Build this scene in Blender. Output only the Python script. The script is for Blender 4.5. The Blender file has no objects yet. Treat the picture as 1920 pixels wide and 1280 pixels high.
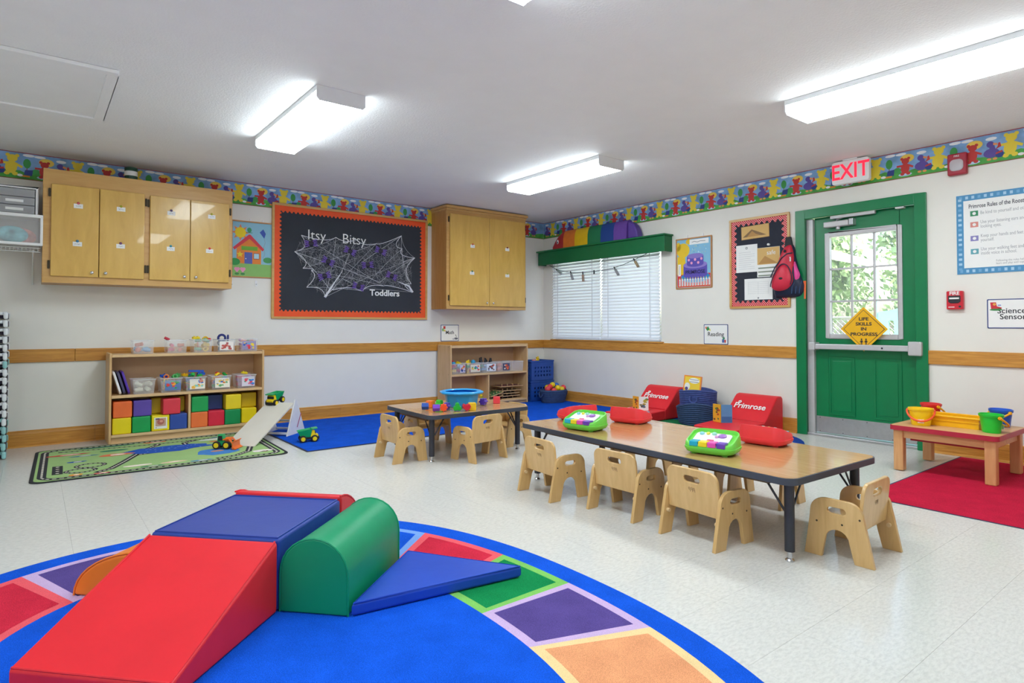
import bpy, bmesh, math, random
from mathutils import Vector, Matrix
from mathutils.geometry import tessellate_polygon

# ------------------------------------------------------------------ camera, sky, sun, exposure
SC = bpy.context.scene
COL = SC.collection
PI = math.pi
R = math.radians
cam_d = bpy.data.cameras.new('camera')
cam_d.sensor_width = 36.0
cam_d.lens = 36.0 * 1149.35 / 1920.0
cam_d.shift_y = -53.57 / 1920.0
cam_d.clip_start = 0.05
cam = bpy.data.objects.new('camera', cam_d)
COL.objects.link(cam)
cam.location = (-5.6418, -6.4949, 1.0006)
cam.rotation_euler = (PI / 2 + 0.0210, 0.0, -0.6638)
SC.camera = cam

world = bpy.data.worlds.new('world')
SC.world = world
world.use_nodes = True
wn = world.node_tree
sky = wn.nodes.new('ShaderNodeTexSky')
sky.sky_type = 'NISHITA'
sky.sun_disc = False
sky.sun_elevation = R(48)
sky.sun_rotation = R(208)
sky.air_density = 1.2
sky.dust_density = 3.0
wn.links.new(sky.outputs[0], wn.nodes['Background'].inputs[0])
wn.nodes['Background'].inputs[1].default_value = 0.7

sun_d = bpy.data.lights.new('sun', 'SUN')
sun_d.energy = 9.0
sun_d.angle = R(2)
sun_d.color = (1, .96, .9)
sun = bpy.data.objects.new('sun', sun_d)
COL.objects.link(sun)
sun.rotation_euler = Vector((.30, .57, -.766)).to_track_quat('-Z', 'Y').to_euler()
sun.location = (-10, 0, 12)

LAMP = 24.0            # radiance of the fluorescent lenses
SC.view_settings.view_transform = 'Standard'
SC.view_settings.look = 'None'
SC.view_settings.exposure = 0.0
SC.view_settings.gamma = 1.0
SC.view_settings.use_curve_mapping = False
try:
    SC.cycles.use_denoising = True
    SC.cycles.max_bounces = 10
    SC.cycles.diffuse_bounces = 6
    SC.cycles.transparent_max_bounces = 24
    SC.cycles.sample_clamp_indirect = 6.0
except Exception:
    pass

# ------------------------------------------------------------------ materials
def lin(h):
    if isinstance(h, (tuple, list)):
        return tuple(h[:3])
    h = h.lstrip('#')
    out = []
    for i in (0, 2, 4):
        c = int(h[i:i + 2], 16) / 255.0
        out.append(c / 12.92 if c <= .04045 else ((c + .055) / 1.055) ** 2.4)
    return tuple(out)

MATS = {}
def _base(name):
    m = bpy.data.materials.new(name)
    m.use_nodes = True
    return m, m.node_tree, m.node_tree.nodes['Principled BSDF']

def pm(name, hx, rough=.5, var=.05, scale=18., bump=0., bscale=200., metal=0., spec=.5, coat=0., detail=3.):
    """plain painted / plastic / cloth surface with a little procedural variation"""
    if name in MATS:
        return MATS[name]
    m, t, b = _base(name)
    c = lin(hx)
    tc = t.nodes.new('ShaderNodeTexCoord')
    n = t.nodes.new('ShaderNodeTexNoise')
    n.inputs['Scale'].default_value = scale
    n.inputs['Detail'].default_value = detail
    t.links.new(tc.outputs['Object'], n.inputs['Vector'])
    r = t.nodes.new('ShaderNodeValToRGB')
    r.color_ramp.elements[0].position = .3
    r.color_ramp.elements[1].position = .7
    r.color_ramp.elements[0].color = tuple(max(0, x * (1 - var)) for x in c) + (1,)
    r.color_ramp.elements[1].color = tuple(min(1, x * (1 + var)) for x in c) + (1,)
    t.links.new(n.outputs['Fac'], r.inputs['Fac'])
    t.links.new(r.outputs['Color'], b.inputs['Base Color'])
    b.inputs['Roughness'].default_value = rough
    b.inputs['Metallic'].default_value = metal
    b.inputs['Specular IOR Level'].default_value = spec
    b.inputs['Coat Weight'].default_value = coat
    if bump:
        n2 = t.nodes.new('ShaderNodeTexNoise')
        n2.inputs['Scale'].default_value = bscale
        n2.inputs['Detail'].default_value = 4
        t.links.new(tc.outputs['Object'], n2.inputs['Vector'])
        bp = t.nodes.new('ShaderNodeBump')
        bp.inputs['Strength'].default_value = bump
        bp.inputs['Distance'].default_value = .004
        t.links.new(n2.outputs['Fac'], bp.inputs['Height'])
        t.links.new(bp.outputs['Normal'], b.inputs['Normal'])
    MATS[name] = m
    return m

def wood(name, h1, h2, axis='x', rough=.35, scale=5., stretch=14., bump=.05, coat=0.):
    if name in MATS:
        return MATS[name]
    m, t, b = _base(name)
    tc = t.nodes.new('ShaderNodeTexCoord')
    mp = t.nodes.new('ShaderNodeMapping')
    s = [stretch, stretch, stretch]
    s['xyz'.index(axis)] = 1.0
    mp.inputs['Scale'].default_value = s
    t.links.new(tc.outputs['Object'], mp.inputs['Vector'])
    n = t.nodes.new('ShaderNodeTexNoise')
    n.inputs['Scale'].default_value = scale
    n.inputs['Detail'].default_value = 8
    n.inputs['Roughness'].default_value = .62
    n.inputs['Distortion'].default_value = .6
    t.links.new(mp.outputs['Vector'], n.inputs['Vector'])
    r = t.nodes.new('ShaderNodeValToRGB')
    r.color_ramp.elements[0].position = .32
    r.color_ramp.elements[1].position = .68
    r.color_ramp.elements[0].color = lin(h2) + (1,)
    r.color_ramp.elements[1].color = lin(h1) + (1,)
    t.links.new(n.outputs['Fac'], r.inputs['Fac'])
    t.links.new(r.outputs['Color'], b.inputs['Base Color'])
    b.inputs['Roughness'].default_value = rough
    b.inputs['Coat Weight'].default_value = coat
    if bump:
        bp = t.nodes.new('ShaderNodeBump')
        bp.inputs['Strength'].default_value = bump
        bp.inputs['Distance'].default_value = .002
        t.links.new(n.outputs['Fac'], bp.inputs['Height'])
        t.links.new(bp.outputs['Normal'], b.inputs['Normal'])
    MATS[name] = m
    return m

def carpet(name, hx, var=.35, scale=420.):
    if name in MATS:
        return MATS[name]
    m, t, b = _base(name)
    c = lin(hx)
    tc = t.nodes.new('ShaderNodeTexCoord')
    n = t.nodes.new('ShaderNodeTexNoise')
    n.inputs['Scale'].default_value = scale
    n.inputs['Detail'].default_value = 2
    n3 = t.nodes.new('ShaderNodeTexNoise')
    n3.inputs['Scale'].default_value = 9
    n3.inputs['Detail'].default_value = 5
    t.links.new(tc.outputs['Object'], n.inputs['Vector'])
    t.links.new(tc.outputs['Object'], n3.inputs['Vector'])
    mx = t.nodes.new('ShaderNodeMath')
    mx.operation = 'MULTIPLY_ADD'
    mx.inputs[1].default_value = .3
    t.links.new(n3.outputs['Fac'], mx.inputs[0])
    t.links.new(n.outputs['Fac'], mx.inputs[2])
    r = t.nodes.new('ShaderNodeValToRGB')
    r.color_ramp.elements[0].position = .5
    r.color_ramp.elements[1].position = .82
    r.color_ramp.elements[0].color = tuple(x * (1 - var) for x in c) + (1,)
    r.color_ramp.elements[1].color = tuple(min(1, x * (1 + var * .6) + .004) for x in c) + (1,)
    t.links.new(mx.outputs[0], r.inputs['Fac'])
    t.links.new(r.outputs['Color'], b.inputs['Base Color'])
    b.inputs['Roughness'].default_value = .95
    b.inputs['Specular IOR Level'].default_value = .1
    bp = t.nodes.new('ShaderNodeBump')
    bp.inputs['Strength'].default_value = .6
    bp.inputs['Distance'].default_value = .004
    t.links.new(n.outputs['Fac'], bp.inputs['Height'])
    t.links.new(bp.outputs['Normal'], b.inputs['Normal'])
    MATS[name] = m
    return m

def glow(name, hx, s):
    if name in MATS:
        return MATS[name]
    m, t, b = _base(name)
    b.inputs['Base Color'].default_value = lin(hx) + (1,)
    b.inputs['Emission Color'].default_value = lin(hx) + (1,)
    b.inputs['Emission Strength'].default_value = s
    MATS[name] = m
    return m

def clear(name, hx='#ffffff', body=.25, rough=.15):
    """thin clear or frosted plastic: mostly see-through, partly milky"""
    if name in MATS:
        return MATS[name]
    m, t, b = _base(name)
    b.inputs['Base Color'].default_value = lin(hx) + (1,)
    b.inputs['Roughness'].default_value = rough
    b.inputs['Alpha'].default_value = body
    MATS[name] = m
    return m

def floor_mat():
    m, t, b = _base('vinyl_tile')
    tc = t.nodes.new('ShaderNodeTexCoord')
    g = t.nodes.new('ShaderNodeNewGeometry')
    mp = t.nodes.new('ShaderNodeMapping')
    mp.inputs['Rotation'].default_value = (0, 0, .5)
    mp.inputs['Scale'].default_value = (40, 95, 40)
    t.links.new(g.outputs['Position'], mp.inputs['Vector'])
    n = t.nodes.new('ShaderNodeTexNoise')
    n.inputs['Scale'].default_value = 1.0
    n.inputs['Detail'].default_value = 6
    n.inputs['Roughness'].default_value = .7
    t.links.new(mp.outputs['Vector'], n.inputs['Vector'])
    r = t.nodes.new('ShaderNodeValToRGB')
    r.color_ramp.elements[0].position = .36
    r.color_ramp.elements[0].color = lin('#c9c7c2') + (1,)
    r.color_ramp.elements[1].position = .58
    r.color_ramp.elements[1].color = lin('#d9d7d1') + (1,)
    t.links.new(n.outputs['Fac'], r.inputs['Fac'])
    t.links.new(r.outputs['Color'], b.inputs['Base Color'])
    n2 = t.nodes.new('ShaderNodeTexNoise')
    n2.inputs['Scale'].default_value = 2.2
    n2.inputs['Detail'].default_value = 3
    t.links.new(g.outputs['Position'], n2.inputs['Vector'])
    mr = t.nodes.new('ShaderNodeMapRange')
    mr.inputs['To Min'].default_value = .13
    mr.inputs['To Max'].default_value = .22
    t.links.new(n2.outputs['Fac'], mr.inputs['Value'])
    t.links.new(mr.outputs['Result'], b.inputs['Roughness'])
    bp = t.nodes.new('ShaderNodeBump')
    bp.inputs['Strength'].default_value = .05
    bp.inputs['Distance'].default_value = .01
    t.links.new(n2.outputs['Fac'], bp.inputs['Height'])
    t.links.new(bp.outputs['Normal'], b.inputs['Normal'])
    b.inputs['Specular IOR Level'].default_value = .32
    MATS['vinyl_tile'] = m
    return m

# ------------------------------------------------------------------ mesh building
class MB:
    def __init__(s):
        s.v, s.f, s.mi, s.mats = [], [], [], []
    def m(s, mat):
        if mat not in s.mats:
            s.mats.append(mat)
        return s.mats.index(mat)
    def add(s, verts, faces, mat, T=None):
        k = len(s.v)
        i = s.m(mat)
        for p in verts:
            p = Vector(p)
            s.v.append(tuple(T @ p) if T is not None else tuple(p))
        for f in faces:
            s.f.append(tuple(k + a for a in f))
            s.mi.append(i)
        return s
    def box(s, x0, x1, y0, y1, z0, z1, mat, T=None):
        v = [(x0, y0, z0), (x1, y0, z0), (x1, y1, z0), (x0, y1, z0), (x0, y0, z1), (x1, y0, z1), (x1, y1, z1), (x0, y1, z1)]
        f = [(0, 3, 2, 1), (4, 5, 6, 7), (0, 1, 5, 4), (1, 2, 6, 5), (2, 3, 7, 6), (3, 0, 4, 7)]
        return s.add(v, f, mat, T)
    def flat(s, pts, z, mat, holes=(), T=None):
        loops = [[Vector((p[0], p[1], 0)) for p in pts]] + [[Vector((p[0], p[1], 0)) for p in h] for h in holes]
        allp = [p for l in loops for p in l]
        tris = tessellate_polygon(loops)
        vs = [(p.x, p.y, z) for p in allp]
        fs = []
        for t in tris:
            a, b, c = (allp[i] for i in t)
            cr = (b.x - a.x) * (c.y - a.y) - (b.y - a.y) * (c.x - a.x)
            fs.append(t if cr > 0 else (t[0], t[2], t[1]))
        return s.add(vs, fs, mat, T)
    def prism(s, pts, z0, z1, mat, holes=(), T=None, side=None, bottom=True):
        """polygon in local xy extruded from z0 to z1"""
        side = side or mat
        area = sum(pts[i][0] * pts[(i + 1) % len(pts)][1] - pts[(i + 1) % len(pts)][0] * pts[i][1] for i in range(len(pts)))
        if area < 0:
            pts = pts[::-1]
        if not holes and len(pts) <= 4:
            n = len(pts)
            s.add([(p[0], p[1], z1) for p in pts], [tuple(range(n))], mat, T)
            if bottom:
                s.add([(p[0], p[1], z0) for p in pts], [tuple(range(n))[::-1]], mat, T)
        else:
            s.flat(pts, z1, mat, holes, T)
            if bottom:
                k = len(s.f)
                s.flat(pts, z0, mat, holes, T)
                for i in range(k, len(s.f)):
                    s.f[i] = s.f[i][::-1]
        n = len(pts)
        s.add([(p[0], p[1], z0) for p in pts] + [(p[0], p[1], z1) for p in pts],
              [(i, (i + 1) % n, n + (i + 1) % n, n + i) for i in range(n)], side, T)
        for h in holes:
            ar = sum(h[i][0] * h[(i + 1) % len(h)][1] - h[(i + 1) % len(h)][0] * h[i][1] for i in range(len(h)))
            h = h if ar > 0 else h[::-1]
            n = len(h)
            s.add([(p[0], p[1], z0) for p in h] + [(p[0], p[1], z1) for p in h],
                  [(i, n + i, n + (i + 1) % n, (i + 1) % n) for i in range(n)], side, T)
        return s
    def cyl(s, p0, p1, r0, mat, r1=None, n=16, caps=True, T=None):
        r1 = r0 if r1 is None else r1
        p0, p1 = Vector(p0), Vector(p1)
        d = (p1 - p0).normalized()
        a = Vector((0, 0, 1)) if abs(d.z) < .9 else Vector((1, 0, 0))
        u = d.cross(a).normalized()
        w = d.cross(u)
        v = []
        for p, r in ((p0, r0), (p1, r1)):
            for i in range(n):
                t = 2 * PI * i / n
                v.append(p + (u * math.cos(t) + w * math.sin(t)) * r)
        f = [(i, n + i, n + (i + 1) % n, (i + 1) % n) for i in range(n)]
        if caps:
            f += [tuple(range(n)), tuple(range(2 * n - 1, n - 1, -1))]
        return s.add(v, f, mat, T)
    def tube(s, path, r, mat, n=8, closed=False, T=None):
        P = [Vector(p) for p in path]
        N = len(P)
        v = []
        prev = None
        for i in range(N):
            if closed:
                d = P[(i + 1) % N] - P[i - 1]
            else:
                d = P[min(i + 1, N - 1)] - P[max(i - 1, 0)]
            d = d.normalized() if d.length > 1e-9 else Vector((0, 0, 1))
            if prev is None:
                a = Vector((0, 0, 1)) if abs(d.z) < .9 else Vector((1, 0, 0))
                u = d.cross(a).normalized()
            else:
                u = (prev - d * prev.dot(d))
                u = u.normalized() if u.length > 1e-6 else d.orthogonal().normalized()
            prev = u
            w = d.cross(u)
            rr = r[i] if isinstance(r, (list, tuple)) else r
            for k in range(n):
                t = 2 * PI * k / n
                v.append(P[i] + (u * math.cos(t) + w * math.sin(t)) * rr)
        f = []
        for i in range(N if closed else N - 1):
            j = (i + 1) % N
            for k in range(n):
                f.append((i * n + k, i * n + (k + 1) % n, j * n + (k + 1) % n, j * n + k))
        if not closed:
            f += [tuple(range(n))[::-1], tuple(range((N - 1) * n, N * n))]
        return s.add(v, f, mat, T)
    def lathe(s, prof, mat, n=28, sx=1., sy=1., T=None, cx=0, cy=0, wob=None):
        v, f = [], []
        for j, (r, z) in enumerate(prof):
            for i in range(n):
                t = 2 * PI * i / n
                k = 1 + (wob(t, j) if wob else 0)
                v.append((cx + r * k * sx * math.cos(t), cy + r * k * sy * math.sin(t), z))
        for j in range(len(prof) - 1):
            for i in range(n):
                f.append((j * n + i, j * n + (i + 1) % n, (j + 1) * n + (i + 1) % n, (j + 1) * n + i))
        return s.add(v, f, mat, T)
    def ball(s, c, r, mat, nu=14, nv=8, T=None):
        if not isinstance(r, (tuple, list)):
            r = (r, r, r)
        v = [(c[0], c[1], c[2] - r[2])]
        for j in range(1, nv):
            a = -PI / 2 + PI * j / nv
            for i in range(nu):
                t = 2 * PI * i / nu
                v.append((c[0] + r[0] * math.cos(a) * math.cos(t), c[1] + r[1] * math.cos(a) * math.sin(t), c[2] + r[2] * math.sin(a)))
        v.append((c[0], c[1], c[2] + r[2]))
        f = [(0, 1 + (i + 1) % nu, 1 + i) for i in range(nu)]
        for j in range(nv - 2):
            for i in range(nu):
                a, b = 1 + j * nu + i, 1 + j * nu + (i + 1) % nu
                f.append((a, b, b + nu, a + nu))
        k = 1 + (nv - 2) * nu
        f += [(k + i, k + (i + 1) % nu, len(v) - 1) for i in range(nu)]
        return s.add(v, f, mat, T)
    def mesh(s, name, smooth=None):
        me = bpy.data.meshes.new(name)
        me.from_pydata(s.v, [], s.f)
        for m in s.mats:
            me.materials.append(m)
        me.polygons.foreach_set('material_index', s.mi)
        me.update()
        if smooth:
            me.polygons.foreach_set('use_smooth', [True] * len(s.f))
            me.set_sharp_from_angle(angle=R(smooth))
        return me
    def build(s, name, parent=None, loc=(0, 0, 0), rot=(0, 0, 0), smooth=None, bevel=0, seg=2, weld=False):
        if bevel or weld:
            bm = bmesh.new()
            me0 = s.mesh(name)
            bm.from_mesh(me0)
            bmesh.ops.remove_doubles(bm, verts=bm.verts, dist=1e-5)
            bmesh.ops.dissolve_limit(bm, angle_limit=R(.5), verts=bm.verts, edges=bm.edges, delimit={'MATERIAL'})
            me = bpy.data.meshes.new(name)
            bm.to_mesh(me)
            bm.free()
            for m in s.mats:
                me.materials.append(m)
            bpy.data.meshes.remove(me0)
            if smooth:
                me.polygons.foreach_set('use_smooth', [True] * len(me.polygons))
                me.set_sharp_from_angle(angle=R(smooth))
        else:
            me = s.mesh(name, smooth)
        return link(name, me, parent, loc, rot, bevel, seg)

def link(name, me, parent=None, loc=(0, 0, 0), rot=(0, 0, 0), bevel=0, seg=2):
    o = bpy.data.objects.new(name, me)
    COL.objects.link(o)
    o.parent = parent
    o.location = loc
    o.rotation_euler = rot
    if bevel:
        b = o.modifiers.new('bevel', 'BEVEL')
        b.width = bevel
        b.segments = seg
        b.limit_method = 'ANGLE'
        b.angle_limit = R(40)
        if len(me.polygons) and me.polygons[0].use_smooth:
            b.harden_normals = True
    return o

def tag(o, label=None, cat=None, group=None, kind=None):
    if label:
        o['label'] = label
    if cat:
        o['category'] = cat
    if group:
        o['group'] = group
    if kind:
        o['kind'] = kind
    return o

def thing(name, label, cat, loc=(0, 0, 0), rot=(0, 0, 0), group=None):
    o = bpy.data.objects.new(name, None)
    o.empty_display_size = .05
    COL.objects.link(o)
    o.location = loc
    o.rotation_euler = rot if isinstance(rot, tuple) else (0, 0, rot)
    return tag(o, label, cat, group)

def dup(root, loc, rot=None, label=None, group=None):
    c = root.copy()
    COL.objects.link(c)
    c.location = loc
    if rot is not None:
        c.rotation_euler = rot if isinstance(rot, tuple) else (0, 0, rot)
    tag(c, label, None, group)
    for ch in list(root.children):
        d = ch.copy()
        COL.objects.link(d)
        d.parent = c
        for g in list(ch.children):
            e = g.copy()
            COL.objects.link(e)
            e.parent = d
    return c

def struct(o):
    o['kind'] = 'structure'
    return o

def root_struct(name, loc=(0, 0, 0), rot=(0, 0, 0)):
    o = bpy.data.objects.new(name, None)
    COL.objects.link(o)
    o.location = loc
    o.rotation_euler = rot
    return struct(o)

WL = (PI / 2, 0, 0)            # on the left wall: local x -> +x, y -> up, z -> out of the wall (-y)
WR = (PI / 2, 0, -PI / 2)      # on the right wall: local x -> -y, y -> up, z -> out of the wall (-x)

def text(name, body, size, mat, parent, loc=(0, 0, 0), rot=(0, 0, 0), ext=.001, align='CENTER', sx=1., shear=0., space=1., bold=0.):
    cu = bpy.data.curves.new(name, 'FONT')
    cu.body = body
    cu.size = size
    cu.extrude = ext
    cu.offset = bold
    cu.align_x = align
    cu.align_y = 'CENTER'
    cu.shear = shear
    cu.space_character = space
    cu.resolution_u = 3
    o = bpy.data.objects.new(name, cu)
    COL.objects.link(o)
    me = bpy.data.meshes.new_from_object(o)
    bpy.data.objects.remove(o)
    bpy.data.curves.remove(cu)
    me.name = name
    me.materials.clear()
    me.materials.append(mat)
    me.transform(Matrix.Diagonal((sx, 1, 1, 1)))
    return link(name, me, parent, loc, rot)

# 2-D outlines
def circ(cx, cy, r, n=20, ry=None, a0=0.):
    ry = r if ry is None else ry
    return [(cx + r * math.cos(2 * PI * i / n + a0), cy + ry * math.sin(2 * PI * i / n + a0)) for i in range(n)]
def rect(x0, y0, x1, y1):
    return [(x0, y0), (x1, y0), (x1, y1), (x0, y1)]
def rrect(x0, y0, x1, y1, r, n=5):
    p = []
    for cx, cy, a in ((x1 - r, y0 + r, -PI / 2), (x1 - r, y1 - r, 0), (x0 + r, y1 - r, PI / 2), (x0 + r, y0 + r, PI)):
        for i in range(n + 1):
            t = a + PI / 2 * i / n
            p.append((cx + r * math.cos(t), cy + r * math.sin(t)))
    return p
def stadium(cx, cy, w, h, n=6):
    r = h / 2
    return [(cx + w / 2 - r + r * math.cos(-PI / 2 + PI * i / n), cy + r * math.sin(-PI / 2 + PI * i / n)) for i in range(n + 1)] + \
           [(cx - w / 2 + r + r * math.cos(PI / 2 + PI * i / n), cy + r * math.sin(PI / 2 + PI * i / n)) for i in range(n + 1)]
def star(cx, cy, r1, r2, n=5, a0=PI / 2):
    return [(cx + (r1 if i % 2 == 0 else r2) * math.cos(a0 + PI * i / n), cy + (r1 if i % 2 == 0 else r2) * math.sin(a0 + PI * i / n)) for i in range(2 * n)]
def ribbon(path, w):
    """outline of a stroke along a 2-D path"""
    L, Rr = [], []
    for i, p in enumerate(path):
        a = path[max(i - 1, 0)]
        b = path[min(i + 1, len(path) - 1)]
        dx, dy = b[0] - a[0], b[1] - a[1]
        l = math.hypot(dx, dy) or 1
        nx, ny = -dy / l * w / 2, dx / l * w / 2
        L.append((p[0] + nx, p[1] + ny))
        Rr.append((p[0] - nx, p[1] - ny))
    return L, Rr
def stroke(mb, path, w, z, mat, closed=False):
    if closed:
        path = list(path) + [path[0], path[1]]
    L, Rr = ribbon(path, w)
    n = len(path) - (1 if closed else 0)
    v = [(a[0], a[1], z) for a in L[:n]] + [(a[0], a[1], z) for a in Rr[:n]]
    f = []
    for i in range(n - 1):
        f.append((i, n + i, n + i + 1, i + 1))
    mb.add(v, f, mat)

# ------------------------------------------------------------------ shared materials
m_wall = pm('wall_paint', '#ebe8e0', .55, .012, 6, .08, 260)
m_ceil = pm('ceiling_paint', '#efefee', .75, .012, 6, .55, 90)
m_floor = floor_mat()
m_joint = pm('tile_joint', '#c4c2bc', .8)
m_oak_x = wood('oak_trim_along_x', '#d69a42', '#b4752a', 'x', .38, 5, 16)
m_oak_y = wood('oak_trim_along_y', '#da9e48', '#b8792e', 'y', .38, 5, 16)
m_green = pm('green_paint', '#007a48', .3, .04, 8)
m_dkgreen = pm('green_paint_valance', '#046b3c', .45, .05, 8)
m_steel = pm('brushed_steel', '#b9babd', .38, .05, 30, metal=.7)
m_alu = pm('grey_aluminium', '#c6c4c6', .4, .03, 30, metal=.25)
m_white = pm('white_plastic', '#eeeeee', .35, .015)
m_white2 = pm('white_metal', '#e2e2e4', .45, .015)
m_black = pm('black_plastic', '#1b1c22', .45, .05)
m_dark = pm('dark_metal', '#33343d', .4, .05, metal=.3)
m_chrome = pm('chrome', '#c9c9cc', .18, .02, metal=.95)
m_bronze = pm('bronze_hinge', '#4a4130', .45, .1, metal=.5)
m_maple = wood('maple_ply', '#e3c090', '#d6ae7c', 'x', .35, 3.5, 12, .02)
m_maple_z = wood('maple_ply_upright', '#e0ba88', '#d2a874', 'z', .38, 3.5, 12, .02)
m_chair = wood('birch_ply_chair', '#dcb67c', '#cda468', 'z', .3, 4, 9, .02, coat=.2)
m_chairedge = wood('birch_edge', '#e4c799', '#d5b584', 'z', .35, 4, 9, .02)
m_cab = wood('honey_birch_door', '#e2b85f', '#d2a44c', 'z', .28, 2.2, 5, .01, coat=.25)
m_cabf = wood('honey_birch_frame', '#d9ae6c', '#cb9b58', 'x', .32, 3, 9, .02)
m_lam = wood('oak_laminate', '#c99f6c', '#b4854f', 'y', .2, 5, 14, .01, coat=.3)
m_lam_x = wood('oak_laminate_x', '#c99f6c', '#b4854f', 'x', .2, 5, 14, .01, coat=.3)
m_band = pm('slate_edge_band', '#3c414d', .45, .05)
m_paper = pm('white_paper', '#f2f2f0', .6, .01)
m_ink = pm('black_ink', '#22232a', .6, .02)
m_grey_ink = pm('grey_ink', '#8f8f93', .6, .02)
def paint(hx, rough=.42):
    return pm('paint_' + hx.strip('#') + ('' if rough == .42 else '_%d' % int(rough * 100)), hx, rough, .03)
def printc(hx):
    return pm('print_' + hx.strip('#'), hx, .6, .02)

RX, RY, H = -7.3, -7.4, 2.44

# ------------------------------------------------------------------ room shell
def wall_boxes(name, boxes, mat=m_wall):
    b = MB()
    for q in boxes:
        b.box(*q, mat)
    return struct(b.build(name))
wall_boxes('wall_left', [(RX - .15, 0.15, 0, .15, -.1, H)])
DY0, DY1, DZ = -4.64, -3.665, 2.03      # door opening
WY0, WY1, WZ0, WZ1 = -2.045, -.2, .82, 1.98   # window opening
wall_boxes('wall_right', [
    (0, .15, WY1, 0, 0, H), (0, .15, WY0, WY1, 0, WZ0), (0, .15, WY0, WY1, WZ1, H), (0, .15, DY1, WY0, 0, H),
    (0, .15, DY0, DY1, DZ, H), (0, .15, RY, DY0, 0, H), (0, .15, RY - .15, 0, -.1, 0)])
wall_boxes('wall_far_left', [(RX - .15, RX, RY - .15, 0, -.1, H)])
wall_boxes('wall_near', [(RX, 0, RY - .15, RY, -.1, H)])
wall_boxes('ceiling', [(RX - .15, .15, RY - .15, .15, H, H + .15)], m_ceil)

# floor: a slab carrying 12-inch vinyl tiles
fl = root_struct('floor')
MB().box(RX - .15, .15, RY - .15, .15, -.1, -.004, m_joint).build('subfloor', fl)
T = .3048
tile_me = MB().box(.0003, T - .0003, .0003, T - .0003, -.0045, 0, m_floor).mesh('tile')
camp = Vector((-5.6418, -6.4949, 0))
cells = []
for i in range(1, 28):
    for j in range(1, 32):
        x, y = -i * T, -j * T
        if x < RX - T or y < RY - T:
            continue
        c = Vector((x + T / 2, y + T / 2, 0))
        d = c - camp
        ang = math.atan2(d.x, d.y) - .6638
        vis = abs(ang) < .73 and d.length > 1.0
        cells.append((0 if vis else 1, d.length, x, y))
cells.sort()
rest = MB()
for k, (v, d, x, y) in enumerate(cells):
    if k < 300 and v == 0:
        link('tile', tile_me, fl, (x, y, 0))
    else:
        rest.box(x + .0003, x + T - .0003, y + .0003, y + T - .0003, -.0045, 0, m_floor)
tag(rest.build('tile_field', fl), kind='stuff')

# baseboards with a shoe moulding
def baseboard(name, segs, axis, mat):
    r = root_struct(name)
    for a, b_ in segs:
        prof = [(0, 0), (.016, 0), (.016, .105), (.012, .122), (.012, .128), (.004, .135), (0, .135)]
        shoe = [(.016, 0), (.032, 0), (.030, .010), (.024, .016), (.016, .018)]
        for nm, pr in (('board', prof), ('shoe_moulding', shoe)):
            b = MB()
            if axis == 'x':
                Tm = Matrix(((0, 0, 1, 0), (-1, 0, 0, 0), (0, 1, 0, 0), (0, 0, 0, 1)))
            else:
                Tm = Matrix(((-1, 0, 0, 0), (0, 0, 1, 0), (0, 1, 0, 0), (0, 0, 0, 1)))
            b.prism(pr, a + .0008, b_ - .0008, mat, T=Tm)
            bm = bmesh.new(); me = b.mesh(nm); bm.from_mesh(me); bmesh.ops.recalc_face_normals(bm, faces=bm.faces); bm.to_mesh(me); bm.free()
            link(nm, me, r)
    return r
baseboard('baseboard_left', [(RX, -5.2), (-5.2, -2.962), (-2.962, 0)], 'x', m_oak_x)
baseboard('baseboard_right', [(RY, -4.685), (-3.618, -1.1), (-1.1, -.035)], 'y', m_oak_y)

# chair rails
def rail(name, segs, axis, mat):
    r = root_struct(name)
    for a, b_ in segs:
        b = MB()
        if axis == 'x':
            b.box(a + .0006, b_ - .0006, -.018, 0, .696, .805, mat)
        else:
            b.box(-.018, 0, a + .0006, b_ - .0006, .696, .805, mat)
        b.build('board', r, bevel=.004)
rail('trim_1', [(RX, -5.35), (-5.35, -1.72), (-1.72, 0)], 'x', m_oak_x)
rail('trim_2', [(RY, -4.685), (-3.618, -.018)], 'y', m_oak_y)

# ------------------------------------------------------------------ wallpaper border (flat print)
m_sky = pm('border_sky', '#7fa9d6', .6, .25, 10)
m_grass = pm('border_grass', '#4aa244', .6, .25, 12)
P_ = {k: printc(v) for k, v in dict(yel='#e8cf3a', red='#c33531', pur='#5b4a9c', tree='#3f9a4c', bag='#2b3f86', ora='#d98a2c',
                                    whi='#f1f1f4', hat='#f0cc55', lin='#a23a3a', brn='#8a4a28', sky2='#bcd6ef', beak='#e8955a').items()}
def bear(b, x, y, s, mat, z, lean=0.):
    f = lambda pts: [(x + (p[0] + lean * p[1]) * s, y + p[1] * s) for p in pts]
    b.flat(f(circ(0, .38, .24, 14, .32)), z, mat)
    b.flat(f(circ(.02, .82, .21, 14, .19)), z + .0002, mat)
    b.flat(f(circ(-.17, .97, .09, 8)), z + .0001, mat)
    b.flat(f(circ(.2, .97, .09, 8)), z + .0001, mat)
    b.flat(f(circ(-.15, .06, .12, 8, .1)), z + .0003, mat)
    b.flat(f(circ(.17, .06, .12, 8, .1)), z + .0003, mat)
    b.flat(f(rect(-.46, .5, -.1, .62)), z + .0001, mat)
    b.flat(f([(.1, .5), (.42, .36), (.46, .46), (.14, .64)]), z + .0001, mat)
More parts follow.
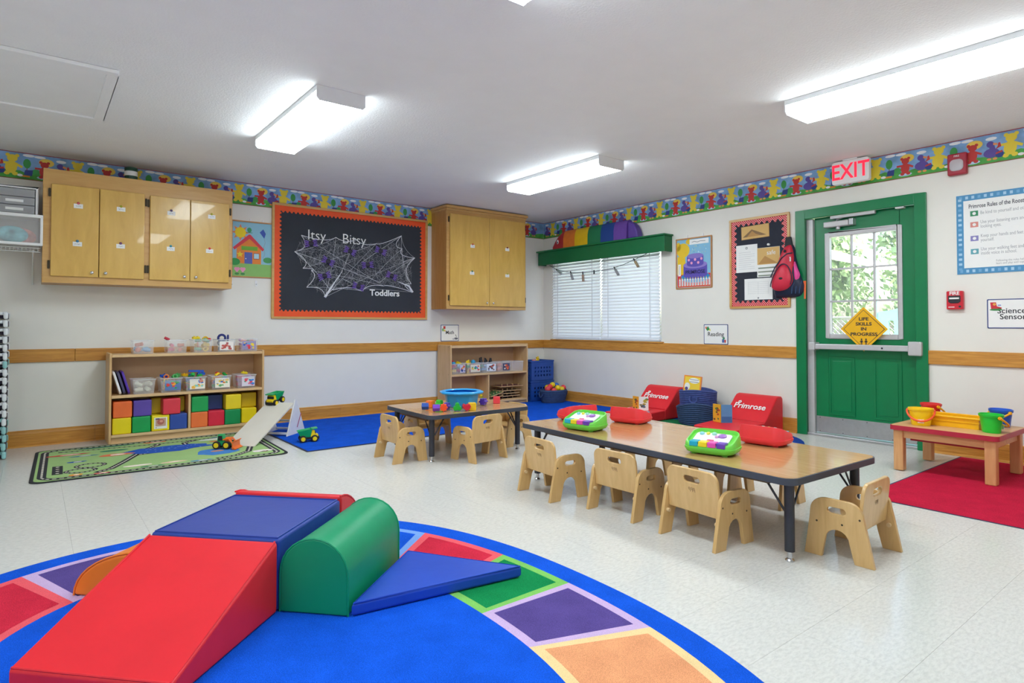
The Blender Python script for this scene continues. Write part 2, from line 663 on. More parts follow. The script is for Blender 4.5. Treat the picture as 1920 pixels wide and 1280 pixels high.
def duck(b, x, y, s, z):
    f = lambda pts: [(x + p[0] * s, y + p[1] * s) for p in pts]
    b.flat(f(circ(0, .34, .33, 14, .24)), z, P_['pur'])
    b.flat(f([(-.05, .4), (.2, .4), (.12, .75), (-.1, .75)]), z + .0001, P_['pur'])
    b.flat(f(circ(-.04, .78, .16, 12)), z + .0002, P_['pur'])
    b.flat(f([(.08, .72), (.26, .7), (.24, .8), (.08, .84)]), z + .0003, P_['beak'])
    b.flat(f([(.16, .5), (.4, .6), (.36, .82), (.28, .8), (.26, .64)]), z + .0002, P_['red'])
    b.flat(f(circ(-.1, .04, .1, 8, .06)), z + .0002, P_['beak'])
    b.flat(f(circ(.14, .04, .1, 8, .06)), z + .0002, P_['beak'])
def border(name, u0, u1, phase, per, loc, rot):
    b = MB()
    h = 2.44 - 2.2156
    y0 = 2.2156
    b.box(u0, u1, y0, y0 + h, 0, .0008, m_sky)
    b.flat(rect(u0, y0 + h - .007, u1, y0 + h - .001), .0026, P_['lin'])
    b.flat(rect(u0, y0, u1, y0 + .006), .0026, P_['brn'])
    n = int((u1 - u0) / .05)
    top = [(u0 + (u1 - u0) * i / n, y0 + .062 + .012 * math.sin(i * 1.1) + .006 * math.sin(i * 2.7)) for i in range(n + 1)]
    for i in range(n):
        b.flat([(top[i][0], y0 + .004), (top[i + 1][0], y0 + .004), top[i + 1], top[i]], .001, m_grass)
    k0 = int(math.floor((u0 - phase) / per)) - 1
    k1 = int(math.ceil((u1 - phase) / per)) + 1
    def inside(x, w):
        return u0 + w < x < u1 - w
    for k in range(k0, k1):
        c = phase + k * per
        if inside(c, .07):
            b.flat(circ(c + .015, y0 + .160, .052, 14, .034), .0012, P_['hat'])
            b.flat(circ(c, y0 + .03, .05, 12, .014), .0013, P_['sky2'])
            bear(b, c, y0 + .028, .135, P_['red'], .0014)
            b.flat(circ(c - .03, y0 + .2, .04, 10, .011), .0012, P_['whi'])
        c2 = c + .26 * per
        if inside(c2, .07):
            duck(b, c2, y0 + .026, .15, .0014)
            b.flat(circ(c2, y0 + .185, .036, 10, .013), .0012, P_['whi'])
        c3 = c + .5 * per
        if inside(c3, .08):
            bear(b, c3, y0 + .032, .165, P_['yel'], .0014, .05)
            b.flat(circ(c3 - .06, y0 + .06, .026, 10), .0019, P_['bag'])
            b.flat([(c3 - .085, y0 + .062), (c3 - .04, y0 + .075), (c3 - .045, y0 + .088), (c3 - .082, y0 + .075)], .002, P_['red'])
        c4 = c + .74 * per
        if inside(c4, .06):
            b.flat(circ(c4, y0 + .135, .026, 12, .04), .0013, P_['tree'])
            b.flat(rect(c4 - .003, y0 + .07, c4 + .003, y0 + .1), .0012, P_['brn'])
            b.flat([(c4 - .02, y0 + .04), (c4 + .035, y0 + .035), (c4 + .04, y0 + .085), (c4 - .012, y0 + .08)], .0014, P_['bag'])
            b.flat(rect(c4 - .045, y0 + .022, c4 + .02, y0 + .036), .0015, P_['ora'])
            b.flat(circ(c4 - .045, y0 + .034, .02, 8, .011), .0016, P_['whi'])
            b.flat(circ(c4 + .01, y0 + .203, .04, 10, .012), .0012, P_['whi'])
            b.flat(circ(c4 + .06, y0 + .07, .03, 10, .025), .0011, P_['tree'])
    return struct(b.build(name, None, loc, rot))
border('trim_3', RX, -.003, -3.38, .44, (0, -.0005, 0), WL)
border('trim_4', .003, -RY, 3.62, .4575, (-.0005, 0, 0), WR)

# ------------------------------------------------------------------ green exit door
door = root_struct('door_1', (0, 0, 0))
fr = MB()
fy0, fy1, fz = -4.687, -3.618, 2.072
for q in ((-.022, .0, fy0, fy0 + .085, 0, fz), (-.022, .0, fy1 - .088, fy1, 0, fz), (-.022, .0, fy0 + .085, fy1 - .088, fz - .085, fz)):
    fr.box(*q, m_green)
for q in ((0, .15, DY0, DY0 + .03, 0, DZ), (0, .15, DY1 - .03, DY1, 0, DZ), (0, .15, DY0 + .03, DY1 - .03, DZ - .03, DZ)):
    fr.box(*q, m_green)
fr.build('door_frame', door, bevel=.004)
MB().box(.02, .07, -3.762, -3.702, .012, 1.985, m_alu).build('astragal', door, bevel=.004)
MB().box(.0, .16, DY0 + .03, DY1 - .03, 0, .022, m_steel).build('threshold', door, bevel=.005)
# leaf: stiles, rails and two recessed panels
lf = MB()
ly0, ly1, lz0, lz1 = -4.606, -3.766, .03, 1.992
gy0, gy1, gz0, gz1 = -4.49, -3.858, .888, 1.843          # lite frame outside
def yz(b, y0, y1, z0, z1, x0=.05, x1=.092, m=m_green):
    b.box(x0, x1, y0, y1, z0, z1, m)
iy0, iy1, iz0, iz1 = gy0 + .02, gy1 - .02, gz0 + .02, gz1 - .02
yz(lf, ly0, iy0, lz0, lz1); yz(lf, iy1, ly1, lz0, lz1); yz(lf, iy0, iy1, iz1, lz1); yz(lf, iy0, iy1, lz0, iz0)
leaf = lf.build('door_leaf', door, bevel=.002)
for a, c in ((-4.105, -3.885), (-4.475, -4.26)):
    b = MB()
    for q in ((a, c, .20, .215), (a, c, .708, .722), (a, a + .014, .215, .708), (c - .014, c, .215, .708)):
        yz(b, q[0], q[1], q[2], q[3], .043, .05)
    yz(b, a + .03, c - .03, .238, .685, .045, .05)
    b.build('door_panel', leaf, bevel=.003)
b = MB()
yz(b, gy0, gy0 + .038, gz0, gz1, .038, .1, m_alu); yz(b, gy1 - .038, gy1, gz0, gz1, .038, .1, m_alu)
yz(b, gy0 + .038, gy1 - .038, gz0, gz0 + .04, .038, .1, m_alu); yz(b, gy0 + .038, gy1 - .038, gz1 - .04, gz1, .038, .1, m_alu)
b.build('lite_frame', leaf, bevel=.006)
m_glass = clear('window_glass', '#eef6f4', .12, .03)  # milky white in the glass colour stands in for outdoor haze
py0, py1, pz0, pz1 = gy0 + .038, gy1 - .038, gz0 + .04, gz1 - .04
pw, ph = (py1 - py0) / 3, (pz1 - pz0) / 3
for i in (1, 2):
    b = MB(); yz(b, py0 + pw * i - .009, py0 + pw * i + .009, pz0, pz1, .058, .08, m_alu); b.build('muntin', leaf, bevel=.003)
    b = MB(); yz(b, py0, py1, pz0 + ph * i - .008, pz0 + ph * i + .008, .06, .078, m_alu); b.build('muntin', leaf, bevel=.003)
for i in range(3):
    for j in range(3):
        b = MB()
        yz(b, py0 + pw * i + .002, py0 + pw * (i + 1) - .002, pz0 + ph * j + .002, pz0 + ph * (j + 1) - .002, .067, .070, m_glass)
        b.build('pane', leaf)
b = MB(); yz(b, ly0 + .005, ly1 - .002, .032, .178, .046, .05, m_steel); kp = b.build('kick_plate', leaf)
b = MB()
for y in (-3.8, -4.0, -4.2, -4.4, -4.58):
    for z in (.045, .165):
        b.cyl((.046, y, z), (.044, y, z), .004, m_dark, n=8)
b.build('screws', kp)
# panic bar
pb = MB()
pb.box(-.045, .0, -4.58, -3.80, .79, .838, m_alu)
bar = pb.build('panic_bar', door, bevel=.008)
MB().box(-.06, .05, -4.652, -4.555, .758, .872, m_alu).build('latch_case', bar, bevel=.01)
MB().box(-.05, .05, -3.80, -3.745, .78, .85, m_alu).build('end_cap', bar, bevel=.006)
MB().cyl((-.046, -4.36, .812), (-.044, -4.36, .812), .008, m_black, n=12).build('dogging_hole', bar)
# closer
cl = MB().box(-.02, .05, -4.09, -3.875, 1.885, 1.935, m_alu).build('door_closer', door, bevel=.008)
MB().box(-.02, .05, -4.13, -4.095, 1.885, 1.942, m_steel).build('closer_cap', cl, bevel=.004)
MB().cyl((.015, -3.99, 1.885), (.015, -3.99, 1.862), .017, m_alu, n=14).build('closer_pinion', cl)
MB().box(-.005, .03, -4.30, -3.93, 1.958, 1.985, m_alu).build('closer_track', cl, bevel=.003)
MB().tube([(.015, -3.98, 1.937), (.015, -3.98, 1.95), (.012, -4.06, 1.968)], .007, m_steel).build('closer_arm', cl)
MB().box(.0, .05, -4.52, -4.455, 1.974, 1.99, m_white).build('contact_switch', door, bevel=.003)

# diamond sign tucked behind the panic bar
m_syel = pm('sign_yellow', '#f2b50c', .4, .04)
sg = thing('warning_sign', 'yellow diamond sign reading life skills in progress behind the push bar of the green door', 'sign', (-.004, -4.203, .972), WR)
q = .191
MB().prism([(q, 0), (0, q), (-q, 0), (0, -q)], 0, .003, m_syel).build('sign_board', sg)
b = MB(); stroke(b, [(q * .86 * c, q * .86 * s_) for c, s_ in ((1, 0), (0, 1), (-1, 0), (0, -1))] + [(q * .86, 0)], .005, .0034, m_ink); b.build('border_line', sg)
for i, (w, y) in enumerate((('LIFE', .086), ('SKILLS', .043), ('IN', .0), ('PROGRESS', -.045))):
    text('lettering', w, .038, m_ink, sg, (0, y, .0034), ext=.0003, sx=1.22, bold=.0012)
b = MB()
for x in (-.018, .018):
    b.flat(circ(x, -.088, .007, 10), .0036, m_ink)
    b.flat([(x - .008, -.097), (x + .008, -.097), (x + .006, -.118), (x - .006, -.118)], .0036, m_ink)
    b.flat(rect(x - .006, -.14, x - .001, -.118), .0036, m_ink); b.flat(rect(x + .001, -.14, x + .006, -.118), .0036, m_ink)
    b.flat([(x - .016, -.112), (x - .007, -.097), (x - .005, -.102), (x - .012, -.114)], .0036, m_ink)
    b.flat([(x + .016, -.112), (x + .007, -.097), (x + .005, -.102), (x + .012, -.114)], .0036, m_ink)
b.build('child_figures', sg)

# ------------------------------------------------------------------ window with blinds
win = root_struct('window_1')
b = MB()
for q in ((.06, .11, WY0, WY1, WZ0, WZ0 + .05), (.06, .11, WY0, WY1, WZ1 - .05, WZ1), (.06, .11, WY0, WY0 + .05, WZ0 + .05, WZ1 - .05),
          (.06, .11, WY1 - .05, WY1, WZ0 + .05, WZ1 - .05), (.06, .11, -1.15, -1.09, WZ0 + .05, WZ1 - .05)):
    b.box(*q, m_white)
b.build('window_frame', win, bevel=.004)
MB().box(.082, .086, WY0 + .05, -1.15, WZ0 + .05, WZ1 - .05, m_glass).build('pane', win)
MB().box(.082, .086, -1.09, WY1 - .05, WZ0 + .05, WZ1 - .05, m_glass).build('pane', win)
MB().box(-.028, .06, WY0 - .035, WY1 + .03, WZ0 - .018, WZ0 - .001, m_oak_y).build('window_sill', win, bevel=.005)
m_slat = pm('white_blind_slat', '#f3f4f8', .35, .01)
def blind(y0, y1, label, nsl=27):
    t = thing('window_blind', label, 'blind', (-.012, (y0 + y1) / 2, WZ0), 0, 'white blinds in the window')
    w = (y1 - y0) / 2 - .006
    top = 1.96 - WZ0
    MB().box(-.022, .022, -w, w, top - .03, top, m_slat).build('headrail', t, bevel=.003)
    prof = [(-.025, -.0016), (-.012, .0012), (.0, .0022), (.012, .0012), (.025, -.0016)]
    pts = prof + [(p[0], p[1] - .0028) for p in prof[::-1]]
    Tm = Matrix.Rotation(R(-52), 4, 'Y') @ Matrix(((1, 0, 0, 0), (0, 0, -1, 0), (0, 1, 0, 0), (0, 0, 0, 1)))
    sm = MB().prism(pts, -w, w, m_slat, T=Tm).mesh('slat', 40)
    zb = .028
    for i in range(nsl):
        z = zb + .035 + (top - .06 - zb - .035) * i / (nsl - 1)
        link('slat', sm, t, (0, 0, z))
    MB().box(-.02, .02, -w, w, .012, .034, m_slat).build('bottom_rail', t, bevel=.004)
    for y in (-w * .72, w * .72):
        MB().box(-.027, -.026, y - .006, y + .006, .02, top - .02, m_slat).build('ladder_tape', t)
    MB().tube([(-.03, w * .86, top - .03), (-.032, w * .86, top - .45)], .0025, m_alu, n=6).build('tilt_wand', t)
    return t
blind(-1.115, -.205, 'white slatted blind in the half of the window nearer the corner')
blind(-2.04, -1.125, 'white slatted blind in the half of the window nearer the cake poster')

# valance
va = thing('window_valance', 'dark green wooden valance box over the window', 'valance', (0, -1.125, 1.82))
VY = 1.075
MB().box(-.14, -.122, -VY, VY, .01, .185, m_dkgreen).build('front_board', va, bevel=.002)
for s_ in (-1, 1):
    MB().box(-.122, -.001, s_ * VY - (.018 if s_ > 0 else 0), s_ * VY + (.018 if s_ < 0 else 0), .01, .185, m_dkgreen).build('side_board', va, bevel=.002)
MB().box(-.165, -.001, -VY - .02, VY + .02, .185, .205, m_dkgreen).build('top_board', va, bevel=.006)

# ------------------------------------------------------------------ ceiling hatch and fluorescent fixtures
ha = thing('ceiling_hatch', 'flat white access hatch framed in the ceiling', 'hatch', (-5.81, -1.91, H))
MB().box(-.48, .48, -.47, .47, -.012, -.001, m_ceil).build('hatch_panel', ha)
b = MB()
for q in ((-.535, .535, -.525, -.47), (-.535, .535, .47, .525), (-.535, -.48, -.47, .47), (.48, .535, -.47, .47)):
    b.box(*q, -.022, -.001, m_ceil)
b.build('hatch_frame', ha, bevel=.004)

m_lens = glow('lit_lens', (.87, .985, 1.03), LAMP)
m_lens_side = glow('lit_lens_side', (.87, .985, 1.03), LAMP * .6)
def fixture(x, y, label):
    t = thing('fluorescent_light', label, 'ceiling light', (x, y, H), 0, 'fluorescent ceiling lights')
    w, l, d = .152, .635, .088
    MB().box(-w - .001, w + .001, -l + .004, l - .004, -.032, -.001, m_white2).build('housing', t)
    prof = [(-w, -.033), (-w, -d * .82), (-w + .016, -d), (w - .016, -d), (w, -d * .82), (w, -.033)]
    n = len(prof)
    v = [(p[0], -l + .004, p[1]) for p in prof] + [(p[0], l - .004, p[1]) for p in prof]
    lb_ = MB().add(v, [(i, n + i, n + i + 1, i + 1) for i in (1, 2, 3)], m_lens)
    lb_.add(v, [(i, n + i, n + i + 1, i + 1) for i in (0, 4)], m_lens_side).build('lens', t)
    for s_ in (-1, 1):
        pr = [(-w - .003, -.001), (-w - .003, -d * .84), (-w + .014, -d - .003), (w - .014, -d - .003), (w + .003, -d * .84), (w + .003, -.001)]
        Tm = Matrix(((1, 0, 0, 0), (0, 0, 1, 0), (0, 1, 0, 0), (0, 0, 0, 1)))
        c = MB().prism(pr, s_ * l - .004, s_ * l + .004, m_white2, T=Tm)
        c.build('end_cap', t)
    return t
fixture(-4.172, -2.29, 'long fluorescent ceiling light over the play blocks and the cabinet wall')
fixture(-1.752, -2.27, 'long fluorescent ceiling light nearest the corner cabinet and window')
fixture(-1.715, -5.14, 'long fluorescent ceiling light at the right edge, in front of the exit sign')
fixture(-4.165, -5.14, 'fluorescent ceiling light of which only a corner shows at the top edge')
fixture(-6.6, -5.14, 'unseen fluorescent ceiling light added behind the viewer to brighten the left')  # unseen fixture, added to brighten the left part of the room

# ------------------------------------------------------------------ outdoors, seen through the door
m_lawn = pm('lawn', '#8a9a62', .9, .3, 3)
m_path = pm('concrete_path', '#c9c5bb', .8, .06, 4)
MB().box(.15, 40, -30, 30, -.25, -.12, m_lawn).build('ground_outside')
struct(bpy.data.objects['ground_outside'])
tag(MB().box(.16, 4.5, -6.5, -1.5, -.12, -.02, m_path).build('patio_slab'), 'pale concrete patio outside the green door', 'patio')
random.seed(5)
m_leaf = [pm('leaf_%d' % i, h, .6, .2, 4) for i, h in enumerate(('#8fae78', '#a2c08a', '#7f9f70', '#b4cc9c'))]  # greens paled, so the overexposed look outdoors sits in the leaf colour
m_bark = pm('bark', '#6b5a4a', .9, .3, 10)
def tree(x, y, h, rx, rz, label, seed, n=2600, lm=0):
    rnd = random.Random(seed)
    t = thing('leafy_tree', label, 'tree', (x, y, -.12), 0, 'trees outside the door')
    MB().tube([(0, 0, 0), (.05, .02, h * .3), (-.04, .06, h * .55), (.05, 0, h * .8)], [.16, .13, .1, .04], m_bark).build('trunk', t, smooth=60)
    b = MB()
    clumps = [(rnd.gauss(0, rx * .42), rnd.gauss(0, rx * .42), h - rz + rnd.gauss(0, rz * .42)) for _ in range(26)]
    for i in range(n):
        c = rnd.choice(clumps)
        p = Vector((c[0] + rnd.gauss(0, rx * .2), c[1] + rnd.gauss(0, rx * .2), c[2] + rnd.gauss(0, rz * .17)))
        s_ = rnd.uniform(.08, .16)
        a = Vector((rnd.gauss(0, 1), rnd.gauss(0, 1), rnd.gauss(0, 1))).normalized()
        u = a.orthogonal().normalized(); w = a.cross(u)
        b.add([p - u * s_, p - w * s_ * .5, p + u * s_, p + w * s_ * .5], [(0, 1, 2, 3)], m_leaf[(lm + rnd.randint(0, 1)) % 4])
    tag(b.build('foliage', t), kind='stuff')
tree(12.5, 2.45, 5.6, 1.5, 2.5, 'broad pale green tree seen through the left panes of the door', 1, 8000, 0)
tree(12.9, -1.75, 5.4, 1.5, 2.5, 'grey green tree seen through the right panes of the door', 2, 8000, 2)
tree(20.0, .9, 6.6, 2.1, 3.1, 'far light green tree showing between the two nearer trees outside', 3, 9000, 1)
tree(20.0, -4.4, 6.4, 1.9, 3.0, 'far light green tree behind the grey green tree at the right outside', 7, 5000, 1)
tree(20.4, 6.3, 6.4, 1.9, 3.0, 'far light green tree above the shade roof at the left outside', 8, 7000, 0)
m_roof = pm('pale_canopy', '#e9e3da', .7, .03, 3)
ca = thing('shade_canopy', 'pale shade roof with sloping edge outside the door', 'canopy', (8.6, 0, -.12))
Tc_ = Matrix(((0, 0, 1, 0), (1, 0, 0, 0), (0, 1, 0, 0), (0, 0, 0, 1)))
MB().prism([(-1.2, 2.31), (1.6, 3.1), (1.6, 3.38), (-1.2, 2.37)], -.6, 1.2, m_roof, T=Tc_).build('roof', ca)
for y in (.75, 1.4):
    MB().cyl((.2, y, 0), (.2, y, 2.85), .05, m_roof, n=12).build('post', ca)
m_teal = pm('turquoise_plastic', '#7fc7bd', .45, .04)
pp = thing('playground_panel', 'turquoise plastic playground panel with upright slots outside the door', 'playground', (4.0, -3.3, -.12))
out = [(-.75, 0), (.52, 0), (.52, 1.32), (.35, 1.34), (.1, 1.42), (-.2, 1.52), (-.75, 1.66)]
holes = [rrect(x - .04, .5, x + .04, 1.2, .038) for x in (-.55, -.4, -.25, -.1, .05, .2, .35)]
Tm = Matrix(((0, 0, 1, 0), (1, 0, 0, 0), (0, 1, 0, 0), (0, 0, 0, 1)))
MB().prism(out, -.03, .03, m_teal, holes=holes, T=Tm).build('slotted_panel', pp, bevel=.008)
MB().cyl((0, .55, 0), (0, .55, 1.94), .03, m_teal, n=14).build('post', pp)
fe = thing('chain_fence', 'grey chain link fence beyond the playground', 'fence', (6.6, -.9, -.12), R(0))
m_wire = pm('galvanised_wire', '#a6abb0', .5, .05, metal=.4)
for y in (-2.4, -.8, .8, 2.4):
    MB().cyl((0, y, 0), (0, y, 1.3), .03, m_wire, n=10).build('post', fe)
MB().cyl((0, -2.4, 1.28), (0, 2.4, 1.28), .02, m_wire, n=8).build('top_rail', fe)
b = MB()
for i in range(-32, 33):
    y = i * .1
    for sg_ in (-1, 1):
        a = Vector((0.005 * sg_, y, .05)); c = Vector((0.005 * sg_, y + sg_ * 1.2, 1.25))
        if -2.4 <= a.y <= 2.4 and -2.4 <= c.y <= 2.4:
            b.cyl(a, c, .005, m_wire, n=4, caps=False)
tag(b.build('wire_mesh', fe), kind='stuff')

# ------------------------------------------------------------------ wall cabinets
def hinge_mesh():
    b = MB()
    b.box(-.008, .008, -.006, .0, -.032, .032, m_bronze)
    b.cyl((0, -.006, -.034), (0, -.006, .034), .004, m_bronze, n=8)
    return b.mesh('hinge')
HINGE = hinge_mesh()
KNOB = MB().lathe([(0, 0), (.007, 0), (.007, .008), (.012, .014), (.012, .02), (.007, .024), (0, .0245)], m_chrome, 14,
                  T=Matrix.Rotation(PI / 2, 4, 'X')).mesh('knob', 40)
m_cab_side = wood('honey_birch_side', '#c79450', '#b98440', 'z', .35, 3, 9, .02)
def cabinet(name, label, x0, x1, z0, z1, y, doors, crown=False):
    t = thing(name, label, 'cabinet', ((x0 + x1) / 2, 0, z0))
    cx = (x0 + x1) / 2
    b = MB()
    b.box(x0 - cx, x1 - cx, y + .02, -.001, 0, z1 - z0, m_cab_side)
    b.build('body', t, bevel=.002)
    b = MB()      # face frame
    fz = z1 - z0
    dz0 = min(d[2] for d in doors) - z0
    dz1 = max(d[3] for d in doors) - z0
    b.box(x0 - cx, x1 - cx, y, y + .02, dz1 - .01, fz, m_cabf)
    b.box(x0 - cx, x1 - cx, y, y + .02, 0, dz0 + .01, m_cabf)
    b.box(x0 - cx, doors[0][0] - cx + .01, y, y + .02, dz0 + .01, dz1 - .01, m_cabf)
    b.box(doors[-1][1] - cx - .01, x1 - cx, y, y + .02, dz0 + .01, dz1 - .01, m_cabf)
    if len(doors) == 4:
        b.box(doors[1][1] - cx - .01, doors[2][0] - cx + .01, y, y + .02, dz0 + .01, dz1 - .01, m_cabf)
    b.build('face_frame', t, bevel=.002)
    if crown:
        c = MB().box(x0 - cx - .02, x1 - cx + .02, y - .03, -.001, fz - .035, fz - .002, m_cabf)
        c.box(x0 - cx - .008, x1 - cx + .008, y - .014, -.001, fz - .06, fz - .035, m_cabf)
        c.build('crown_moulding', t, bevel=.006)
    for a, c, d0, d1, side, kz in doors:
        d = MB().box(a - cx, c - cx, y - .022, y - .001, d0 - z0, d1 - z0, m_cab).build('door', t, bevel=.004)
        hx = (a if side < 0 else c) - cx + side * .012
        for hz in (d0 - z0 + .09, d1 - z0 - .07):
            link('hinge', HINGE, d, (hx, y - .003, hz))
        kx = (c - .045 if side < 0 else a + .045) - cx
        link('knob', KNOB, d, (kx, y - .022, kz - z0))
    return t
cabinet('wall_cabinet', 'wide honey birch wall cabinet with four doors at the left', -5.588, -4.17, 1.348, 2.268, -.33,
        [(-5.535, -5.215, 1.403, 2.145, -1, 1.44), (-5.21, -4.886, 1.403, 2.145, 1, 1.44), (-4.845, -4.53, 1.403, 2.14, -1, 1.44), (-4.526, -4.2, 1.403, 2.14, 1, 1.44)])
cabinet('wall_cabinet', 'tall honey birch wall cabinet with two doors near the room corner', -1.812, -.612, 1.2, 2.43, -.35,
        [(-1.775, -1.205, 1.24, 2.33, -1, 1.28), (-1.2, -.635, 1.24, 2.33, 1, 1.28)], crown=True)

def scribble(seed, w, h):
    rnd = random.Random(seed)
    n = 14
    return [(-w / 2 + w * i / (n - 1), h * (rnd.random() - .5) * (1.3 if i % 3 else 2)) for i in range(n)]
TAGW, TAGH = .062, .036
def name_tag(x, y, z, hx, where, seed):
    t = thing('name_tag', 'white name tag with %s tack, %s' % where, 'name tag', (x, y, z), WL, 'name tags on the cabinet doors')
    MB().box(-TAGW / 2, TAGW / 2, -TAGH / 2, TAGH / 2, .0003, .0016, m_paper).build('card', t)
    MB().lathe([(.0, .0016), (.011, .0016), (.010, .007), (.006, .011), (0, .012)], paint(hx), 12, cy=TAGH / 2 + .006).build('tack', t, smooth=40)
    b = MB(); stroke(b, scribble(seed, .036, .008), .0022, .0022, m_grey_ink); b.build('writing', t)
D4 = ['leftmost door of wide cabinet', 'second door of wide cabinet', 'third door of wide cabinet', 'rightmost door of wide cabinet']
cols = [('red', '#d65a66'), ('blue', '#3c86b4'), ('yellow-green', '#b7b42c'), ('plum', '#7c4a7c'), ('dark purple', '#5e4b6e'), ('teal', '#3f9bb0'), ('lime yellow', '#c6c03a'), ('pink red', '#dd4f4a')]
for i, (x, z) in enumerate([(-5.357, 1.982), (-5.36, 1.67), (-5.06, 1.991), (-5.06, 1.676), (-4.682, 2.0), (-4.683, 1.683), (-4.352, 2.004), (-4.367, 1.687)]):
    name_tag(x, -.352, z, cols[i][1], (cols[i][0], ('high' if i % 2 == 0 else 'low') + ' on ' + D4[i // 2]), i)
cols2 = [('red', '#c9453c'), ('dark red', '#8c3436'), ('green', '#3d8a6a'), ('yellow', '#c8bd3f')]
for i, (x, z, w) in enumerate([(-1.457, 1.962, 'high on the left corner cabinet door'), (-.928, 1.962, 'high on the right corner cabinet door'),
                               (-1.465, 1.636, 'low on the left corner cabinet door'), (-.928, 1.631, 'low on the right corner cabinet door')]):
    name_tag(x, -.372, z, cols2[i][1], (cols2[i][0], w), 20 + i)

# green tin on top of the wide cabinet
tn = thing('storage_tin', 'dark green tin with a white label on top of the wide wall cabinet', 'tin', (-4.975, -.2, 2.269))
m_tin = pm('dark_green_tin', '#1f4a38', .4, .05)
MB().lathe([(0, 0), (.05, 0), (.05, .1), (.046, .104), (0, .104)], m_tin, 24).build('can', tn, smooth=40)
MB().lathe([(.0505, .045), (.0505, .085)], m_paper, 24).build('label_band', tn, smooth=60)
MB().lathe([(.0512, .104), (.0512, .116), (.047, .12), (0, .12)], m_tin, 24).build('lid', tn, smooth=40)

# ------------------------------------------------------------------ wire shelf with drawer units at the far left
ws = thing('wire_shelf', 'white wire shelf on the wall at the left edge', 'shelf', (-6.2, 0, 1.62))
m_wshelf = pm('white_coated_wire', '#e6e6e2', .4, .02)
for y in (-.30, -.15, -.01):
    MB().cyl((-.6, y, 0), (.6, y, 0), .004, m_wshelf, n=8).build('long_rod', ws)
MB().cyl((-.6, -.30, -.03), (.6, -.30, -.03), .004, m_wshelf, n=8).build('front_lip', ws)
wire = MB().tube([(0, -.01, .004), (0, -.3, .004), (0, -.3, -.03)], .0022, m_wshelf, n=6).mesh('cross_wire')
for i in range(48):
    link('cross_wire', wire, ws, (-.59 + i * .025, 0, 0))
for x in (-.5, .555):
    MB().box(x - .008, x + .008, -.285, -.28, -.02, -.01, m_wshelf).build('clip', ws)
    MB().tube([(x, -.28, -.015), (x, -.003, -.275)], .007, m_wshelf, n=8).build('brace', ws)

m_bin = clear('frosted_plastic', '#f4f4f6', .42, .25)
m_bind = clear('grey_clear_plastic', '#d9dadd', .5, .2)
du = thing('drawer_unit', 'small white framed drawer organiser standing on the open tub at the left edge', 'organiser', (-5.84, -.19, 1.8725))
b = MB()
b.box(-.22, -.205, -.15, .15, 0, .225, m_white); b.box(.205, .22, -.15, .15, 0, .225, m_white)
b.box(-.22, .22, -.15, .15, .21, .225, m_white); b.box(-.22, .22, -.15, .15, 0, .012, m_white); b.box(-.205, .205, .135, .15, .012, .21, m_white)
b.build('frame', du, bevel=.005)
for i in range(3):
    z0 = .014 + i * .065
    d = MB().box(-.2, .2, -.152, .12, z0, z0 + .06, m_bind).build('drawer', du, bevel=.004)
    if i < 2:
        MB().box(.02, .13, -.1545, -.1525, z0 + .02, z0 + .04, m_paper).build('label_strip', d)
tb = thing('open_tub', 'large clear tub with white rim holding teal packs on the wire shelf', 'tub', (-5.84, -.34, 1.63))
b = MB()
for q in ((-.24, .24, -.085, -.079, .0, .23), (-.24, .24, .29, .296, 0, .24), (-.24, -.234, -.079, .29, 0, .24), (.234, .24, -.079, .29, 0, .24), (-.234, .234, -.079, .29, 0, .006)):
    b.box(*q, clear('tub_clear', '#f4f4f6', .16, .2))
b.build('body', tb, bevel=.002)
b = MB()
for q in ((-.254, .254, -.1, -.082, .215, .24), (-.254, .254, -.1, -.082, -.004, .018), (.236, .254, -.1, .3, .215, .24), (-.254, -.236, -.1, .3, .215, .24), (.236, .254, -.098, -.082, .0, .22)):
    b.box(*q, m_white)
b.build('rim', tb, bevel=.005)
m_pack = pm('teal_foil_pack', '#6fb4bd', .3, .5, 16)
m_pack2 = pm('orange_foil_pack', '#c98a80', .35, .5, 20)
for i, (x, z, rz, mt, lb) in enumerate(((.06, .03, .25, m_pack, 'teal foil snack pack in the open tub, in front'), (-.08, .03, -.2, m_pack, 'teal foil snack pack at the left inside the open tub'), (.11, .02, .3, m_pack2, 'orange foil snack pack at the right inside the open tub'))):
    b = MB()
    b.ball((0, 0, .07), (.1, .02, .065), mt, 16, 8)
    tag(b.build('snack_pack', None, (-5.84 + x, -.385 + i * .045, 1.640), (0, rz * .3, 0), smooth=60), lb, 'snack pack', 'packs in the open tub')

# ------------------------------------------------------------------ spider bulletin board
BX, BZ = -2.795, 1.675
bw, bh = .915, .602
bb = thing('bulletin_board', 'black bulletin board with orange scalloped border and spider web', 'bulletin board', (BX, -.001, BZ), WL)
b = MB()
for q in ((-bw, bw, -bh, -bh + .024), (-bw, bw, bh - .024, bh), (-bw, -bw + .024, -bh + .024, bh - .024), (bw - .024, bw, -bh + .024, bh - .024)):
    b.box(*q, 0, .022, m_cabf)
b.build('frame', bb, bevel=.003)
m_bpaper = pm('black_board_paper', '#30343c', .8, .12, 3, .2, 30)
m_orange = pm('orange_border_card', '#f2541b', .55, .03)
MB().box(-bw + .02, bw - .02, -bh + .02, bh - .02, .001, .008, m_bpaper).build('backing_paper', bb)
ox, oy = bw - .024, bh - .024
ix, iy = ox - .062, oy - .062
inner = []
def wav(a, c, n, fixed, horiz, sgn, amp=.009):
    for i in range(n):
        t = a + (c - a) * i / n
        o = amp * (1 if i % 4 in (1, 2) else -1) * sgn
        inner.append((t, fixed + o) if horiz else (fixed + o, t))
